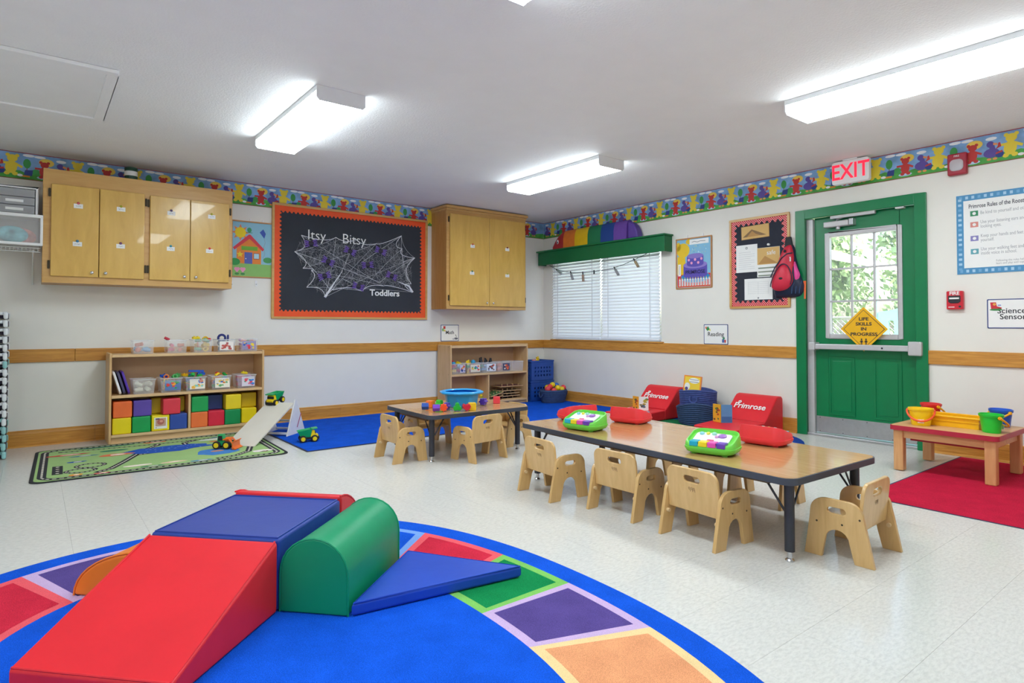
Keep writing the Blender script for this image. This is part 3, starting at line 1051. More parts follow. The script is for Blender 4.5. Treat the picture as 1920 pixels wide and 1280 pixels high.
wav(-ix, ix, 152, -iy, True, 1); wav(-iy, iy, 96, ix, False, -1); wav(ix, -ix, 152, iy, True, -1); wav(iy, -iy, 96, -ix, False, 1)
MB().prism(rect(-ox, -oy, ox, oy), .009, .011, m_orange, holes=[inner]).build('scalloped_border', bb)
text('lettering', 'Itsy', .155, m_paper, bb, (-.448, .295, .012), ext=.002, shear=.0, sx=.95, bold=-.001)
text('lettering', 'Bitsy', .155, m_paper, bb, (-.02, .285, .012), ext=.002, sx=.95, bold=-.001)
text('lettering', 'Toddlers', .098, m_paper, bb, (.355, -.30, .016), ext=.003, sx=1.05, bold=.002)
# web: strands of stretched white fibre, with a thin gauze of finer strands
m_web = pm('white_fibre', '#e6e8ee', .8, .05)
def w2(p): return (p[0] - BX, p[1] - BZ)
outl = [w2(p) for p in [(-3.41, 1.96), (-3.48, 1.78), (-3.39, 1.61), (-3.3, 1.59), (-3.35, 1.41), (-3.15, 1.31), (-3.06, 1.39), (-2.72, 1.39), (-2.46, 1.46), (-2.08, 1.4), (-2.1, 1.5), (-2.05, 1.81), (-2.22, 1.91), (-2.23, 2.06), (-2.55, 1.94), (-2.8, 1.97), (-3.03, 1.97)]]
wb = thing('spider_web', 'stretched white cobweb spread over the black bulletin board', 'cobweb', (BX, -.013, BZ), WL)
b = MB()
rnd = random.Random(3)
def sag(a, c, k, n=7):
    mx, my = (a[0] + c[0]) / 2, (a[1] + c[1]) / 2
    out = []
    for i in range(n + 1):
        t = i / n
        s_ = 4 * t * (1 - t) * k
        out.append((a[0] + (c[0] - a[0]) * t + (-.05 - mx) * s_, a[1] + (c[1] - a[1]) * t + (0 - my) * s_, .004 + .004 * rnd.random()))
    return out
for i in range(len(outl)):
    p = sag(outl[i], outl[(i + 1) % len(outl)], .12)
    b.tube(p, .0034, m_web, n=5)
hubs = [w2(p) for p in [(-3.17, 1.82), (-2.72, 1.72), (-2.38, 1.68), (-2.95, 1.52), (-2.5, 1.5), (-3.1, 1.4), (-2.2, 1.75)]]
for i in range(7):
    a = rnd.choice(outl); h_ = rnd.choice(hubs)
    b.tube(sag(a, h_, .05), .0018, m_web, n=5)
for a, c in ((5, 14), (5, 11), (4, 9), (0, 8), (16, 5), (2, 14), (15, 6), (1, 16), (12, 9), (13, 11), (13, 10), (3, 8), (6, 15), (7, 12)):
    b.tube(sag(outl[a], outl[c], .06, 9), .0013, m_web, n=5)
b.tube([(outl[5][0], outl[5][1], .006), (outl[5][0] + .09, outl[5][1] + .14, .008), (outl[5][0] + .2, outl[5][1] + .3, .006)], [.014, .008, .002], m_web, n=6)
b.tube([(outl[9][0], outl[9][1], .006), (outl[9][0] - .05, outl[9][1] + .07, .008), (outl[9][0] - .2, outl[9][1] + .12, .006)], [.014, .01, .002], m_web, n=6)
b.build('main_strands', wb)
def pin(pt, poly):
    x, y = pt; r_ = False
    for i in range(len(poly)):
        (x1, y1), (x2, y2) = poly[i], poly[i - 1]
        if (y1 > y) != (y2 > y) and x < (x2 - x1) * (y - y1) / (y2 - y1) + x1:
            r_ = not r_
    return r_
b = MB()
cnt = 0
while cnt < 900:
    x, y = rnd.uniform(-.7, .75), rnd.uniform(-.37, .39)
    a = rnd.uniform(0, PI); l = rnd.uniform(.05, .2)
    q = (x + l * math.cos(a), y + l * math.sin(a))
    if pin((x, y), outl) and pin(q, outl):
        bend = rnd.uniform(-.025, .025)
        mid = ((x + q[0]) / 2 - bend * math.sin(a), (y + q[1]) / 2 + bend * math.cos(a))
        b.tube([(x, y, .003), (mid[0], mid[1], .004), (q[0], q[1], .003)], rnd.uniform(.0002, .0005), m_web, n=3)
        cnt += 1
tag(b.build('fine_fibres', wb), kind='stuff')
m_spur = pm('purple_handprint_card', '#7a5cb8', .6, .15, 40)
m_sblk = pm('black_spider_body', '#1f1b2c', .5, .1)
def spider(x, z, rot, where, eye):
    t = thing('paper_spider', 'purple handprint spider %s' % where, 'spider', (x, -.027, z), WL, 'paper spiders on the web')
    b = MB()
    ca_, sa_ = math.cos(rot), math.sin(rot)
    for s_ in (-1, 1):
        for k in range(4):
            oy = (-1.5 + k) * .0185
            pts = []
            for i in range(6):
                x_ = s_ * (.022 + .05 * i / 5); y_ = oy * (.75 + .5 * i / 5)
                pts.append((x_ * ca_ - y_ * sa_, x_ * sa_ + y_ * ca_, .003))
            MB().tube(pts, [.006, .0065, .0065, .0065, .006, .003], m_spur, n=6).build('finger', t, smooth=60)
    MB().ball((0, 0, .003), (.036, .026, .009), m_sblk, 16, 6, T=Matrix.Rotation(rot, 4, 'Z')).build('body', t, smooth=60)
    for dx in (-.011, .013):
        e = MB().ball((dx, .004, .007), (.008, .008, .003), paint(eye), 10, 6).build('eye', t, smooth=60)
        MB().ball((dx + .001, .002, .0095), (.004, .004, .0015), m_ink, 8, 6).build('pupil', e)
for s_ in [(-3.31, 1.88, .15, 'under the word at the upper left of the web', '#d8cf52'), (-3.12, 1.7, -.4, 'with green eyes in the left half of the web', '#7fb07a'), (-3.16, 1.54, .3, 'lowest at the left of the web', '#f4f4f4'),
           (-2.87, 1.83, -.35, 'at the top middle of the web', '#f4f4f4'), (-2.66, 1.69, .12, 'in the middle right of the web', '#f4f4f4'), (-2.77, 1.44, -.25, 'with pink eyes beside the lower lettering', '#e05a7c'),
           (-2.5, 1.86, -.3, 'at the upper right of the web', '#efe6f0'), (-2.36, 1.58, -.35, 'above the lower lettering at the right', '#e8d9a0')]:
    spider(*s_)

# ------------------------------------------------------------------ house poster between cabinet and board
m_pfr = wood('poster_frame_oak', '#c9925c', '#b77d47', 'x', .4, 5, 12, .02)
def poster(name, label, cat, loc, rot, w, h, frame, base, d=.012, fw=.012):
    t = thing(name, label, cat, loc, rot)
    MB().box(-w / 2 + fw * .5, w / 2 - fw * .5, -h / 2 + fw * .5, h / 2 - fw * .5, .001, .006, base).build('sheet', t)
    if frame:
        b = MB()
        for q in ((-w / 2, w / 2, -h / 2, -h / 2 + fw), (-w / 2, w / 2, h / 2 - fw, h / 2), (-w / 2, -w / 2 + fw, -h / 2 + fw, h / 2 - fw), (w / 2 - fw, w / 2, -h / 2 + fw, h / 2 - fw)):
            b.box(*q, .0005, d, frame)
        b.build('frame', t, bevel=.002)
    return t
ph_ = poster('framed_poster', 'framed poster of an orange house with sun and kite beside the bulletin board', 'poster', (-3.90, -.001, 1.77), WL, .40, .57, m_pfr, printc('#8fc2d8'))
b = MB(); z0 = .0064
C = printc
b.flat(rect(-.19, -.275, .19, -.145), z0, C('#8cc06a'))
b.flat(star(-.115, .165, .085, .045, 8), z0 + .0002, C('#e8885a')); b.flat(circ(-.115, .165, .052), z0 + .0004, C('#f0d414'))
b.flat([(-.15, -.145), (.085, -.145), (.085, .02), (-.03, .13), (-.15, .02)], z0 + .0003, C('#ea8733'))
b.flat([(-.185, .01), (-.035, .15), (-.02, .15), (.115, .01), (.1, -.012), (-.028, .108), (-.17, -.012)], z0 + .0006, C('#d93b4a'))
b.flat(rect(-.105, -.01, .05, .03), z0 + .0005, C('#6fae35'))
b.flat(rect(-.075, -.145, .0, -.03), z0 + .0005, C('#5563b4')); b.flat(circ(-.062, -.095, .006, 8), z0 + .0007, m_paper)
b.flat(rect(.012, -.095, .068, -.035), z0 + .0005, C('#7f3f5a')); b.flat(rect(.016, -.09, .064, -.04), z0 + .0006, C('#b7dcea'))
b.flat(star(-.118, -.055, .034, .015), z0 + .0006, C('#f0d830'))
b.flat(circ(-.165, -.13, .05, 14, .036), z0 + .0005, C('#2f9a4a')); b.flat(circ(.15, -.1, .045, 12, .03), z0 + .0002, C('#4a9a5a'))
b.flat([(.085, .135), (.115, .165), (.13, .2), (.075, .205), (.07, .175)][:0] or [(.07, .18), (.105, .215), (.13, .17), (.115, .12)], z0 + .0004, C('#3b58b0'))
stroke(b, [(.115, .12), (.125, .08), (.11, .03), (.12, -.04), (.105, -.08)], .003, z0 + .0004, m_grey_ink)
b.flat(circ(-.03, .195, .022, 10, .026), z0 + .0004, C('#3f9a6a')); b.flat(rect(-.06, .166, .0, .172), z0 + .0004, C('#3f8a6a'))
for x in (-.145, -.09):
    b.flat(circ(x - .011, -.2, .016, 10), z0 + .0004, C('#f09ac0')); b.flat(circ(x + .011, -.2, .016, 10), z0 + .0005, C('#f09ac0'))
    b.flat([(x - .026, -.205), (x, -.238), (x + .026, -.205)], z0 + .0003, C('#f09ac0')); b.flat(circ(x, -.25, .022, 8, .012), z0 + .0002, C('#3f8a4a'))
b.build('printed_picture', ph_)
for x in (-.02, .1):
    MB().box(x - .006, x + .006, .275, .31, .001, .008, m_white).build('hook', ph_, bevel=.002)

# small plastic hooks left on the wall
for i, (x, z, l) in enumerate(((-3.86, 1.43, 'white plastic wall hook below the house poster'), (-4.09, 1.42, 'white plastic wall hook beside the lower corner of the wide cabinet'))):
    t = thing('wall_hook', l, 'hook', (x, -.001, z), WL)
    MB().prism(rrect(-.011, -.03, .011, .03, .008), 0, .003, m_white).build('plate', t)
    MB().tube([(0, -.005, .003), (0, -.012, .014), (0, -.004, .02)], .004, m_white, n=8).build('prong', t)

# ------------------------------------------------------------------ centre signs
m_navy = pm('navy_print', '#27407f', .5, .03)
def centre_sign(label, loc, rot, w, h, words, size, deco):
    t = thing('wall_sign', label, 'sign', loc, rot)
    MB().prism(rrect(-w / 2, -h / 2, w / 2, h / 2, .008), 0, .003, m_navy).build('card', t)
    MB().prism(rrect(-w / 2 + .007, -h / 2 + .007, w / 2 - .007, h / 2 - .007, .006), .003, .0034, m_paper).build('white_field', t)
    for wd, x, y in words:
        text('lettering', wd, size, m_ink, t, (x, y, .0036), ext=.0002, bold=.0006)
    b = MB()
    for sh, hx in deco:
        b.flat(sh, .0038 + .0001 * deco.index((sh, hx)), C(hx))
    b.build('printed_picture', t)
    return t
centre_sign('white sign reading Math in a blue border above the far shelf', (-1.547, -.001, .911), WL, .262, .205, [('Math', 0, .005)], .062,
            [(rect(-.095, .05, -.065, .085), '#cf3f33'), (circ(-.1, .04, .016, 10, .02), '#8fbf7a'), (circ(-.075, .03, .012, 8), '#e8c84a'),
             ([(.078, -.02), (.086, -.018), (.1, -.05), (.094, -.052)], '#3a3a44'), (circ(.09, -.07, .03, 10, .014), '#6b6b78'), (circ(.055, -.075, .02, 8, .01), '#b8b8c2')])
centre_sign('white sign reading Reading in a blue border right of the cake poster', (-.001, -2.75, .911), WR, .288, .21, [('Reading', .0, .0)], .062,
            [([(-.12, .06), (-.09, .085), (-.07, .05), (-.1, .035)], '#2f8a4a'), (circ(-.115, .07, .012, 8), '#d9705a'), ([(-.085, .045), (-.065, .06), (-.06, .035)], '#e6e04a'),
             (rect(.075, -.085, .1, -.05), '#4a63a8'), (rect(.102, -.085, .12, -.055), '#cf4a44'), (circ(.095, -.04, .014, 8), '#4a8a6a')])
centre_sign('white sign reading Science Sensory in a navy border at the right edge', (-.001, -5.235, 1.09), WR, .33, .218, [('Science', -.02, .02), ('Sensory', .0, -.024)], .056,
            [([(-.145, .085), (-.11, .085), (-.105, .055), (-.075, .045), (-.08, .03), (-.14, .035)], '#cf2a3c'), (circ(-.11, .03, .04, 10, .008), '#3f8a4a'), (circ(-.12, .07, .01, 8), '#e8a84a'), (rect(-.1, .06, -.08, .066), '#4a63c8')])

# ------------------------------------------------------------------ cake poster
cp = poster('framed_poster', 'framed poster with a purple two-tier cake and candles right of the window', 'poster', (-.001, -2.485, 1.682), WR, .456, .555, m_pfr, C('#86bede'), fw=.013)
b = MB()
b.flat(rect(-.21, -.26, .21, -.12), z0, C('#d9363c')); b.flat(rect(-.21, -.26, .21, -.235), z0 + .0002, C('#e0593a'))
yb = C('#ecc428')
b.flat(circ(-.135, .145, .085, 18, .08), z0 + .0002, yb); b.flat(circ(-.06, .235, .04, 10, .03), z0 + .0003, yb); b.flat(circ(-.195, .19, .03, 10, .05), z0 + .0002, yb)
b.flat([(-.21, .08), (-.11, .08), (-.1, -.03), (-.12, -.12), (-.21, -.12)], z0 + .0001, yb)
b.flat(circ(.02, -.155, .185, 24, .06), z0 + .0005, C('#1f86c4'))
b.flat(circ(.02, -.13, .15, 24, .045), z0 + .0007, C('#5b4cae')); b.flat(rect(-.13, -.13, .17, -.02), z0 + .0008, C('#5b4cae')); b.flat(circ(.02, -.02, .15, 24, .04), z0 + .0009, C('#8f7cc8'))
b.flat(circ(.02, -.015, .105, 20, .028), z0 + .0011, C('#5b4cae')); b.flat(rect(-.085, -.015, .125, .075), z0 + .0012, C('#5b4cae')); b.flat(circ(.02, .075, .105, 20, .028), z0 + .0013, C('#8a76c6'))
for x, y in ((-.06, .035), (.02, .035), (.1, .04), (-.025, .0), (.06, .0)):
    b.flat(circ(x, y, .015, 10), z0 + .0015, C('#f0a0c4'))
b.flat(rect(-.05, .2, .19, .255), z0 + .0006, m_paper); b.flat(rect(-.2, -.135, -.165, -.005), z0 + .0006, m_paper)
stroke(b, [(-.02, .225), (.01, .232), (.05, .222), (.09, .23), (.15, .226)], .006, z0 + .0008, m_grey_ink)
stroke(b, [(-.182, -.12), (-.185, -.08), (-.18, -.02)], .005, z0 + .0008, m_grey_ink)
rnd = random.Random(4)
for i in range(22):
    x, y = rnd.uniform(-.03, .19), rnd.uniform(.09, .19)
    b.flat(circ(x, y, .004, 6), z0 + .0004, C(rnd.choice(['#2f5f8c', '#4a7fa8', '#e8e070', '#ffffff'])))
for i in range(12):
    x = -.19 + i * .034
    b.flat(rect(x, -.245, x + .022, -.17), z0 + .0016, m_paper); b.flat(rect(x + .007, -.24, x + .012, -.18), z0 + .0018, C(rnd.choice(['#4a4a58', '#9a5a5a', '#6a6a9a'])))
    b.flat(circ(x + .011, -.162, .005, 6, .009), z0 + .0018, C('#e8d04a'))
b.build('printed_picture', cp)
text('lettering', 'PRIMROSE', .056, C('#1f1c50'), cp, (.02, -.1, z0 + .002), ext=.0002, bold=.001)
for x in (-.08, .12):
    MB().box(x - .006, x + .006, .265, .31, .001, .008, m_white).build('hook', cp, bevel=.002)

# ------------------------------------------------------------------ polka dot notice board with papers
nb = thing('notice_board', 'cork notice board with red polka dot border and black paper beside the door', 'notice board', (-.001, -3.242, 1.627), WR)
nw, nh = .316, .453
b = MB()
for q in ((-nw, nw, -nh, -nh + .022), (-nw, nw, nh - .022, nh), (-nw, -nw + .022, -nh + .022, nh - .022), (nw - .022, nw, -nh + .022, nh - .022)):
    b.box(*q, 0, .018, m_cabf)
b.build('frame', nb, bevel=.003)
MB().box(-nw + .02, nw - .02, -nh + .02, nh - .02, .001, .006, pm('black_notice_paper', '#262a38', .8, .08)).build('backing_paper', nb)
inner = []
ix, iy = nw - .066, nh - .066
wav(-ix, ix, 36, -iy, True, .9, .013); wav(-iy, iy, 56, ix, False, -.9, .013); wav(ix, -ix, 36, iy, True, -.9, .013); wav(iy, -iy, 56, -ix, False, .9, .013)
pd, t_, bs = _base('red_polka_card')
vt = t_.nodes.new('ShaderNodeTexCoord'); mp = t_.nodes.new('ShaderNodeMapping'); mp.inputs['Rotation'].default_value = (0, 0, PI / 4); mp.inputs['Scale'].default_value = (62, 62, 1)
fr_ = t_.nodes.new('ShaderNodeVectorMath'); fr_.operation = 'FRACTION'
sb = t_.nodes.new('ShaderNodeVectorMath'); sb.operation = 'SUBTRACT'; sb.inputs[1].default_value = (.5, .5, 0)
ln = t_.nodes.new('ShaderNodeVectorMath'); ln.operation = 'LENGTH'
ml = t_.nodes.new('ShaderNodeVectorMath'); ml.operation = 'MULTIPLY'; ml.inputs[1].default_value = (1, 1, 0)
lt = t_.nodes.new('ShaderNodeMath'); lt.operation = 'LESS_THAN'; lt.inputs[1].default_value = .22
mx = t_.nodes.new('ShaderNodeMix'); mx.data_type = 'RGBA'; mx.inputs['A'].default_value = lin('#d42b35') + (1,); mx.inputs['B'].default_value = lin('#f6eef0') + (1,)
t_.links.new(vt.outputs['Object'], mp.inputs['Vector']); t_.links.new(mp.outputs['Vector'], fr_.inputs[0]); t_.links.new(fr_.outputs[0], sb.inputs[0]); t_.links.new(sb.outputs[0], ml.inputs[0])
t_.links.new(ml.outputs[0], ln.inputs[0]); t_.links.new(ln.outputs['Value'], lt.inputs[0]); t_.links.new(lt.outputs[0], mx.inputs['Factor']); t_.links.new(mx.outputs['Result'], bs.inputs['Base Color'])
MB().prism(rect(-nw + .022, -nh + .022, nw - .022, nh - .022), .007, .009, pd, holes=[inner]).build('polka_border', nb)

def sheet(name, label, y0, y1, zz0, zz1, out, base, marks, tilt=0., cat='paper'):
    w, h = y0 - y1, zz1 - zz0
    t = thing(name, label, cat, (-.001 - out, (y0 + y1) / 2, (zz0 + zz1) / 2), (PI / 2, 0, -PI / 2))
    b = MB().box(-w / 2, w / 2, -h / 2, h / 2, 0, .0012, base)
    o = b.build('sheet', t, (0, 0, 0), (0, 0, tilt))
    b = MB()
    marks(b, w, h)
    b.build('printed_marks', t, (0, 0, 0), (0, 0, tilt))
    return t
tan1, tan2, tan3 = C('#d9b06a'), C('#b98a4c'), C('#8a6a44')
def mountain(b, w, h, y_off=0.):
    b.flat(rect(-w / 2 + .004, -h / 2 + .004, w / 2 - .004, h / 2 - .004), .0015, tan1)
    b.flat([(-w * .45, -h * .32), (-w * .12, h * .22), (w * .05, h * .05), (w * .4, -h * .32)], .0017, tan3)
    b.flat([(-w * .3, -h * .32), (-w * .1, h * .1), (w * .02, -.02), (w * .22, -h * .32)], .0019, tan2)
sheet('flyer', 'wide tan mountain picture at the top of the polka dot board', -3.057, -3.355, 1.866, 1.998, .008, tan2, mountain, R(1.5))
def doc(b, w, h):
    for i in range(9):
        y = h * .22 - i * h * .075
        b.flat(rect(-w * .38, y, w * (.38 if i % 3 else .2), y + .003), .0015, C('#c9cacc'))
    b.flat(circ(0, h * .38, .013, 12), .0015, m_grey_ink); b.flat(circ(0, h * .38, .006, 10), .0017, m_paper)
sheet('letter', 'white letter with a round emblem on the left of the polka dot board', -2.998, -3.229, 1.536, 1.811, .008, m_paper, doc)
def strips(b, w, h):
    for i in range(3):
        y = -h / 2 + .008 + i * .037
        b.flat(rect(-w / 2 + .01, y, w / 2 - .01, y + .012), .0015, C('#7f8a78'))
    b.flat(rect(-w / 2 + .002, -h / 2 + .122, w / 2 - .002, h / 2 - .002), .0015, tan1)
    b.flat([(-w * .45, -h * .05), (-w * .15, h * .22), (w * .4, -h * .05)], .0017, tan2)
sf = sheet('booklet', 'tan booklet reading safe over ruled strips beside the red backpack', -3.227, -3.46, 1.478, 1.765, .0085, m_paper, strips)
text('lettering', 'safe', .06, m_paper, sf, (.03, .09, .0022), ext=.0002)
def form(b, w, h):
    for i in range(7):
        y = h * .33 - i * h * .09
        b.flat(rect(-w * .36, y, w * .36, y + .002), .0015, C('#c9cacc'))
    for x in (-.36, 0, .36):
        b.flat(rect(w * x - .001, -h * .25, w * x + .001, h * .33), .0015, C('#c9cacc'))
    b.flat(circ(0, -h * .42, .009, 10), .0015, m_grey_ink)
sheet('form_sheet', 'white ruled form pinned low on the polka dot board', -3.088, -3.384, 1.258, 1.468, .0085, m_paper, form)
tag(MB().lathe([(.0, 0), (.011, 0), (.011, .004), (.005, .012), (.012, .02), (.01, .024), (0, .025)], m_white, 12).build('push_pin', None, (-.0085, -3.352, 1.79), WR, smooth=40),
    'white push pin above the tan booklet on the polka dot board', 'push pin')

# red sling backpack hanging by the door frame
m_rbag = pm('red_nylon', '#cf2440', .45, .08, 6, .1, 500)
m_nbag = pm('navy_nylon', '#1b2440', .5, .1, 8, .1, 500)
m_bbag = pm('black_webbing', '#17181f', .6, .05)
m_pink = pm('pink_nylon', '#ee4fa0', .45, .06)
bp_ = thing('sling_backpack', 'red and navy sling backpack hanging beside the green door frame', 'backpack', (-.012, -3.545, 1.27), WR)
body = [(-.135, .02), (-.15, .19), (-.125, .24), (-.03, .46), (.03, .5), (.06, .47), (.085, .36), (.125, .2), (.16, .1), (.13, .015), (.06, -.005), (-.08, .0)]
def pillow(b, outl, d, mat, z0=0., cx=None, rings=5):
    cx = cx or (sum(p[0] for p in outl) / len(outl), sum(p[1] for p in outl) / len(outl))
    n = len(outl); v = []; f = []
    for j in range(rings + 1):
        t = j / rings * PI / 2
        k = math.cos(t) * .999; hh = math.sin(t)
        kk = .25 + .75 * math.cos(t) if j < rings else .0
        for p in outl:
            v.append((cx[0] + (p[0] - cx[0]) * (kk if j else 1), cx[1] + (p[1] - cx[1]) * (kk if j else 1), z0 + d * hh))
    for j in range(rings):
        for i in range(n):
            f.append((j * n + i, j * n + (i + 1) % n, (j + 1) * n + (i + 1) % n, (j + 1) * n + i))
    b.add(v, f, mat)
def smoothloop(pts, k=4):
    n = len(pts); out = []
    for i in range(n):
        p0, p1, p2, p3 = (pts[(i + a) % n] for a in (-1, 0, 1, 2))
        for s_ in range(k):
            t = s_ / k
            out.append(tuple(.5 * (2 * p1[a] + (p2[a] - p0[a]) * t + (2 * p0[a] - 5 * p1[a] + 4 * p2[a] - p3[a]) * t * t + (3 * p1[a] - p0[a] - 3 * p2[a] + p3[a]) * t ** 3) for a in (0, 1)))
    return out
b = MB(); pillow(b, smoothloop(body), .07, m_nbag); b.build('base_body', bp_, smooth=60)
front = [(-.14, .1), (-.145, .19), (-.12, .24), (-.03, .45), (.03, .49), (.055, .46), (.075, .35), (.08, .25), (.07, .17), (.0, .1), (-.08, .08)]
b = MB(); pillow(b, smoothloop(front), .055, m_rbag, .032); b.build('red_front', bp_, smooth=60)
pocket = [(-.13, .1), (-.1, .2), (-.045, .29), (.0, .31), (.045, .28), (.075, .2), (.07, .13), (.02, .075), (-.07, .06)]
b = MB(); pillow(b, smoothloop(pocket), .04, m_rbag, .07); pk = b.build('pocket', bp_, smooth=60)
b = MB(); b.tube([(p[0], p[1], .092) for p in smoothloop(pocket)[:26]], .005, m_nbag, n=6); b.build('zip_line', pk)
MB().tube([(-.135, .2, .075), (-.09, .28, .085), (-.02, .37, .085), (.03, .405, .08), (.072, .41, .06)], .006, m_nbag, n=6).build('zip', bp_)
side = [(.08, .33), (.11, .26), (.13, .2), (.1, .14), (.082, .18)]
b = MB(); pillow(b, smoothloop(side), .03, m_pink, .04); b.build('pink_gusset', bp_, smooth=60)
MB().prism([(-.03, .46), (.055, .46), (.035, .57), (-.015, .57)], .0, .025, m_bbag).build('strap_top', bp_, bevel=.006)
MB().ball((.01, .43, .085), (.014, .014, .006), m_bbag, 12, 6).build('eyelet', bp_, smooth=60)
MB().ball((-.02, .175, .109), (.02, .012, .003), m_bbag, 12, 6).build('emblem', pk)
MB().tube([(.06, .37, .085), (.065, .355, .088), (.062, .33, .086)], .006, m_paper, n=6).build('zip_pull', bp_)
for k in range(3):
    MB().tube([(.06 + k * .03, .03, .062 - k * .012), (.07 + k * .03, .09, .07 - k * .014), (.095 + k * .025, .15, .058 - k * .012)], .004, pm('blue_mesh', '#2f4f7a', .6), n=5).build('mesh_fold', bp_)
tag(MB().prism([(-.006, -.08), (.008, -.08), (.01, -.01), (.013, .085), (-.012, .085), (-.006, -.005)], 0, .004, pm('orange_tag', '#e8642c', .5)).build('orange_tag', None, (-.0235, -3.705, 1.33), WR),
    'narrow orange hang tag on the left side of the green door frame', 'tag')

# ------------------------------------------------------------------ rules poster, fire alarm, strobe, exit sign
rp = thing('rules_poster', 'white rules poster with blue checked border at the right edge', 'poster', (-.001, -5.3, 1.70), WR)
rw, rh = .414, .304
m_rb = C('#4a8fbe')
MB().box(-rw, rw, -rh, rh, .0005, .004, m_rb).build('blue_border', rp)
MB().box(-rw + .046, rw - .046, -rh + .046, rh - .046, .004, .0046, m_paper).build('white_field', rp)
b = MB()
for i in range(21):
    x = -rw + .02 + i * .039
    for y in (-rh + .012, rh - .034):
        b.flat(rect(x, y, x + .018, y + .022), .0044, C('#a9cfe8' if i % 3 else '#6fa9d2'))
for i in range(15):
    y = -rh + .03 + i * .038
    for x in (-rw + .012, rw - .034):
        b.flat(rect(x, y, x + .022, y + .018), .0044, C('#a9cfe8' if i % 4 else '#6fa9d2'))
for y, hx in ((.155, '#2f8a5c'), (.07, '#d98a80'), (-.035, '#8a84c0'), (-.135, '#5fa4b0')):
    b.flat(rect(-.325, y - .02, -.275, y + .02), .005, C(hx)); b.flat(circ(-.3, y, .012, 8), .0053, m_paper)
b.build('printed_marks', rp)
text('lettering', 'Primrose Rules of the Roost', .044, C('#4a4a54'), rp, (-.335, .21, .005), ext=.0002, align='LEFT', bold=.0008, sx=.66)
m_lg = C('#a4a4a8')
for wd, y in (('Be kind to yourself and others.', .155), ('Use your listening ears and', .085), ('looking eyes.', .052), ('Keep your hands and feet to', -.02), ('yourself.', -.052), ('Use your walking feet and', -.12), ('inside voice in school.', -.152)):
    text('lettering', wd, .036, m_lg, rp, (-.262, y, .005), ext=.0002, align='LEFT', sx=.68)
for wd, y in (('Following the rules helps us', -.215), ('learn and play well together.', -.235)):
    text('lettering', wd, .022, m_lg, rp, (-.17, y, .005), ext=.0002, align='LEFT', sx=.8)

m_fire = pm('fire_red', '#cf1f32', .35, .04)
fa = thing('fire_alarm_pull', 'small red fire alarm pull station right of the green door', 'fire alarm', (0, -4.876, 1.198), WR)
MB().box(-.054, .054, -.071, .071, .001, .045, m_fire).build('box', fa, bevel=.008)
text('lettering', 'FIRE', .036, m_paper, fa, (0, .052, .0455), ext=.0004, bold=.001)
MB().prism([(-.04, .034), (.04, .034), (.04, -.012), (.025, -.024), (-.025, -.024), (-.04, -.012)], .044, .05, m_ink).build('pull_handle', fa, bevel=.003)
MB().box(-.032, .032, .008, .02, .05, .0515, m_paper).build('handle_label', fa)
MB().cyl((.035, -.05, .044), (.035, -.05, .048), .008, m_ink, n=12).build('key_lock', fa)
MB().box(-.04, .0, -.056, -.05, .045, .0458, m_paper).build('maker_mark', fa)
st = thing('fire_strobe', 'red fire strobe on the wallpaper border above the rules poster', 'fire strobe', (0, -4.905, 2.247), WR)
MB().box(-.063, .063, -.083, .083, .003, .05, pm('strobe_red', '#a81f34', .4)).build('housing', st, bevel=.01)
MB().prism(rrect(-.045, -.055, .045, .035, .03), .05, .062, clear('strobe_lens', '#e8e4ea', .55, .1)).build('lens', st, bevel=.006)
MB().box(-.028, .028, -.04, .0, .05, .058, m_chrome).build('flash_tube', st)
text('lettering', 'FIRE', .02, m_paper, st, (0, .06, .051), ext=.0003)

ex = thing('exit_sign', 'white exit sign with red letters above the green door', 'exit sign', (-.1, -4.155, 2.33), (PI / 2, 0, -PI / 2))
MB().prism(rrect(-.152, -.1, .152, .098, .02), -.025, .025, m_white).build('housing', ex, bevel=.006)
MB().box(-.06, .06, .098, .109, -.03, .03, m_white).build('ceiling_mount', ex, bevel=.003)
text('lettering', 'EXIT', .185, glow('exit_red', '#e8203c', 1.1), ex, (0, -.002, .0255), ext=.0006, sx=.82, bold=.003)

# ------------------------------------------------------------------ carpets and rugs
c_blue = carpet('carpet_blue', '#0854d0')
c_edge = pm('carpet_binding', '#2b3350', .9, .1)
def superell(t, a, b, n):
    c, s_ = math.cos(t), math.sin(t)
    return (a * math.copysign(abs(c) ** (2 / n), c), b * math.copysign(abs(s_) ** (2 / n), s_))
def rpoint(ang, d, a, b, n):
    """point of the inset superellipse in direction ang"""
    A, B = a - d, b - d
    c, s_ = math.cos(ang), math.sin(ang)
    r = (abs(c / A) ** n + abs(s_ / B) ** n) ** (-1 / n)
    return (r * c, r * s_)
rug = thing('oval_rug', 'large oval blue rug with a ring of coloured squares under the soft blocks', 'rug', (-5.15, -4.75, 0))
A_, B_, N_ = 1.251, 1.578, 2.3
c_rug = carpet('rug_blue', '#0b58d8', .3)
rc = {'purple': ('#5b4a90', '#cdb0da'), 'green': ('#0c8a4c', '#82c562'), 'red': ('#d42a44', '#f0606a'), 'peach': ('#f2a374', '#f2d39a'), 'blue': ('#1c5fd2', '#7aa6ea'), 'yellow': ('#e8cf3c', '#f2e6a0')}
rcm = {k: (carpet('rug_' + k, v[0], .3), carpet('rug_light_' + k, v[1], .15)) for k, v in rc.items()}
bnd = [-62, -40, -20.5, 0, 19, 40, 60, 77, 94, 110.5, 130, 150, 170, 190, 212, 234, 254, 271, 298]
clr = ['red', 'peach', 'purple', 'green', 'red', 'blue', 'peach', 'green', 'purple', 'red', 'green', 'blue', 'purple', 'peach', 'red', 'green', 'purple', 'blue']
b = MB()
ZR = .010
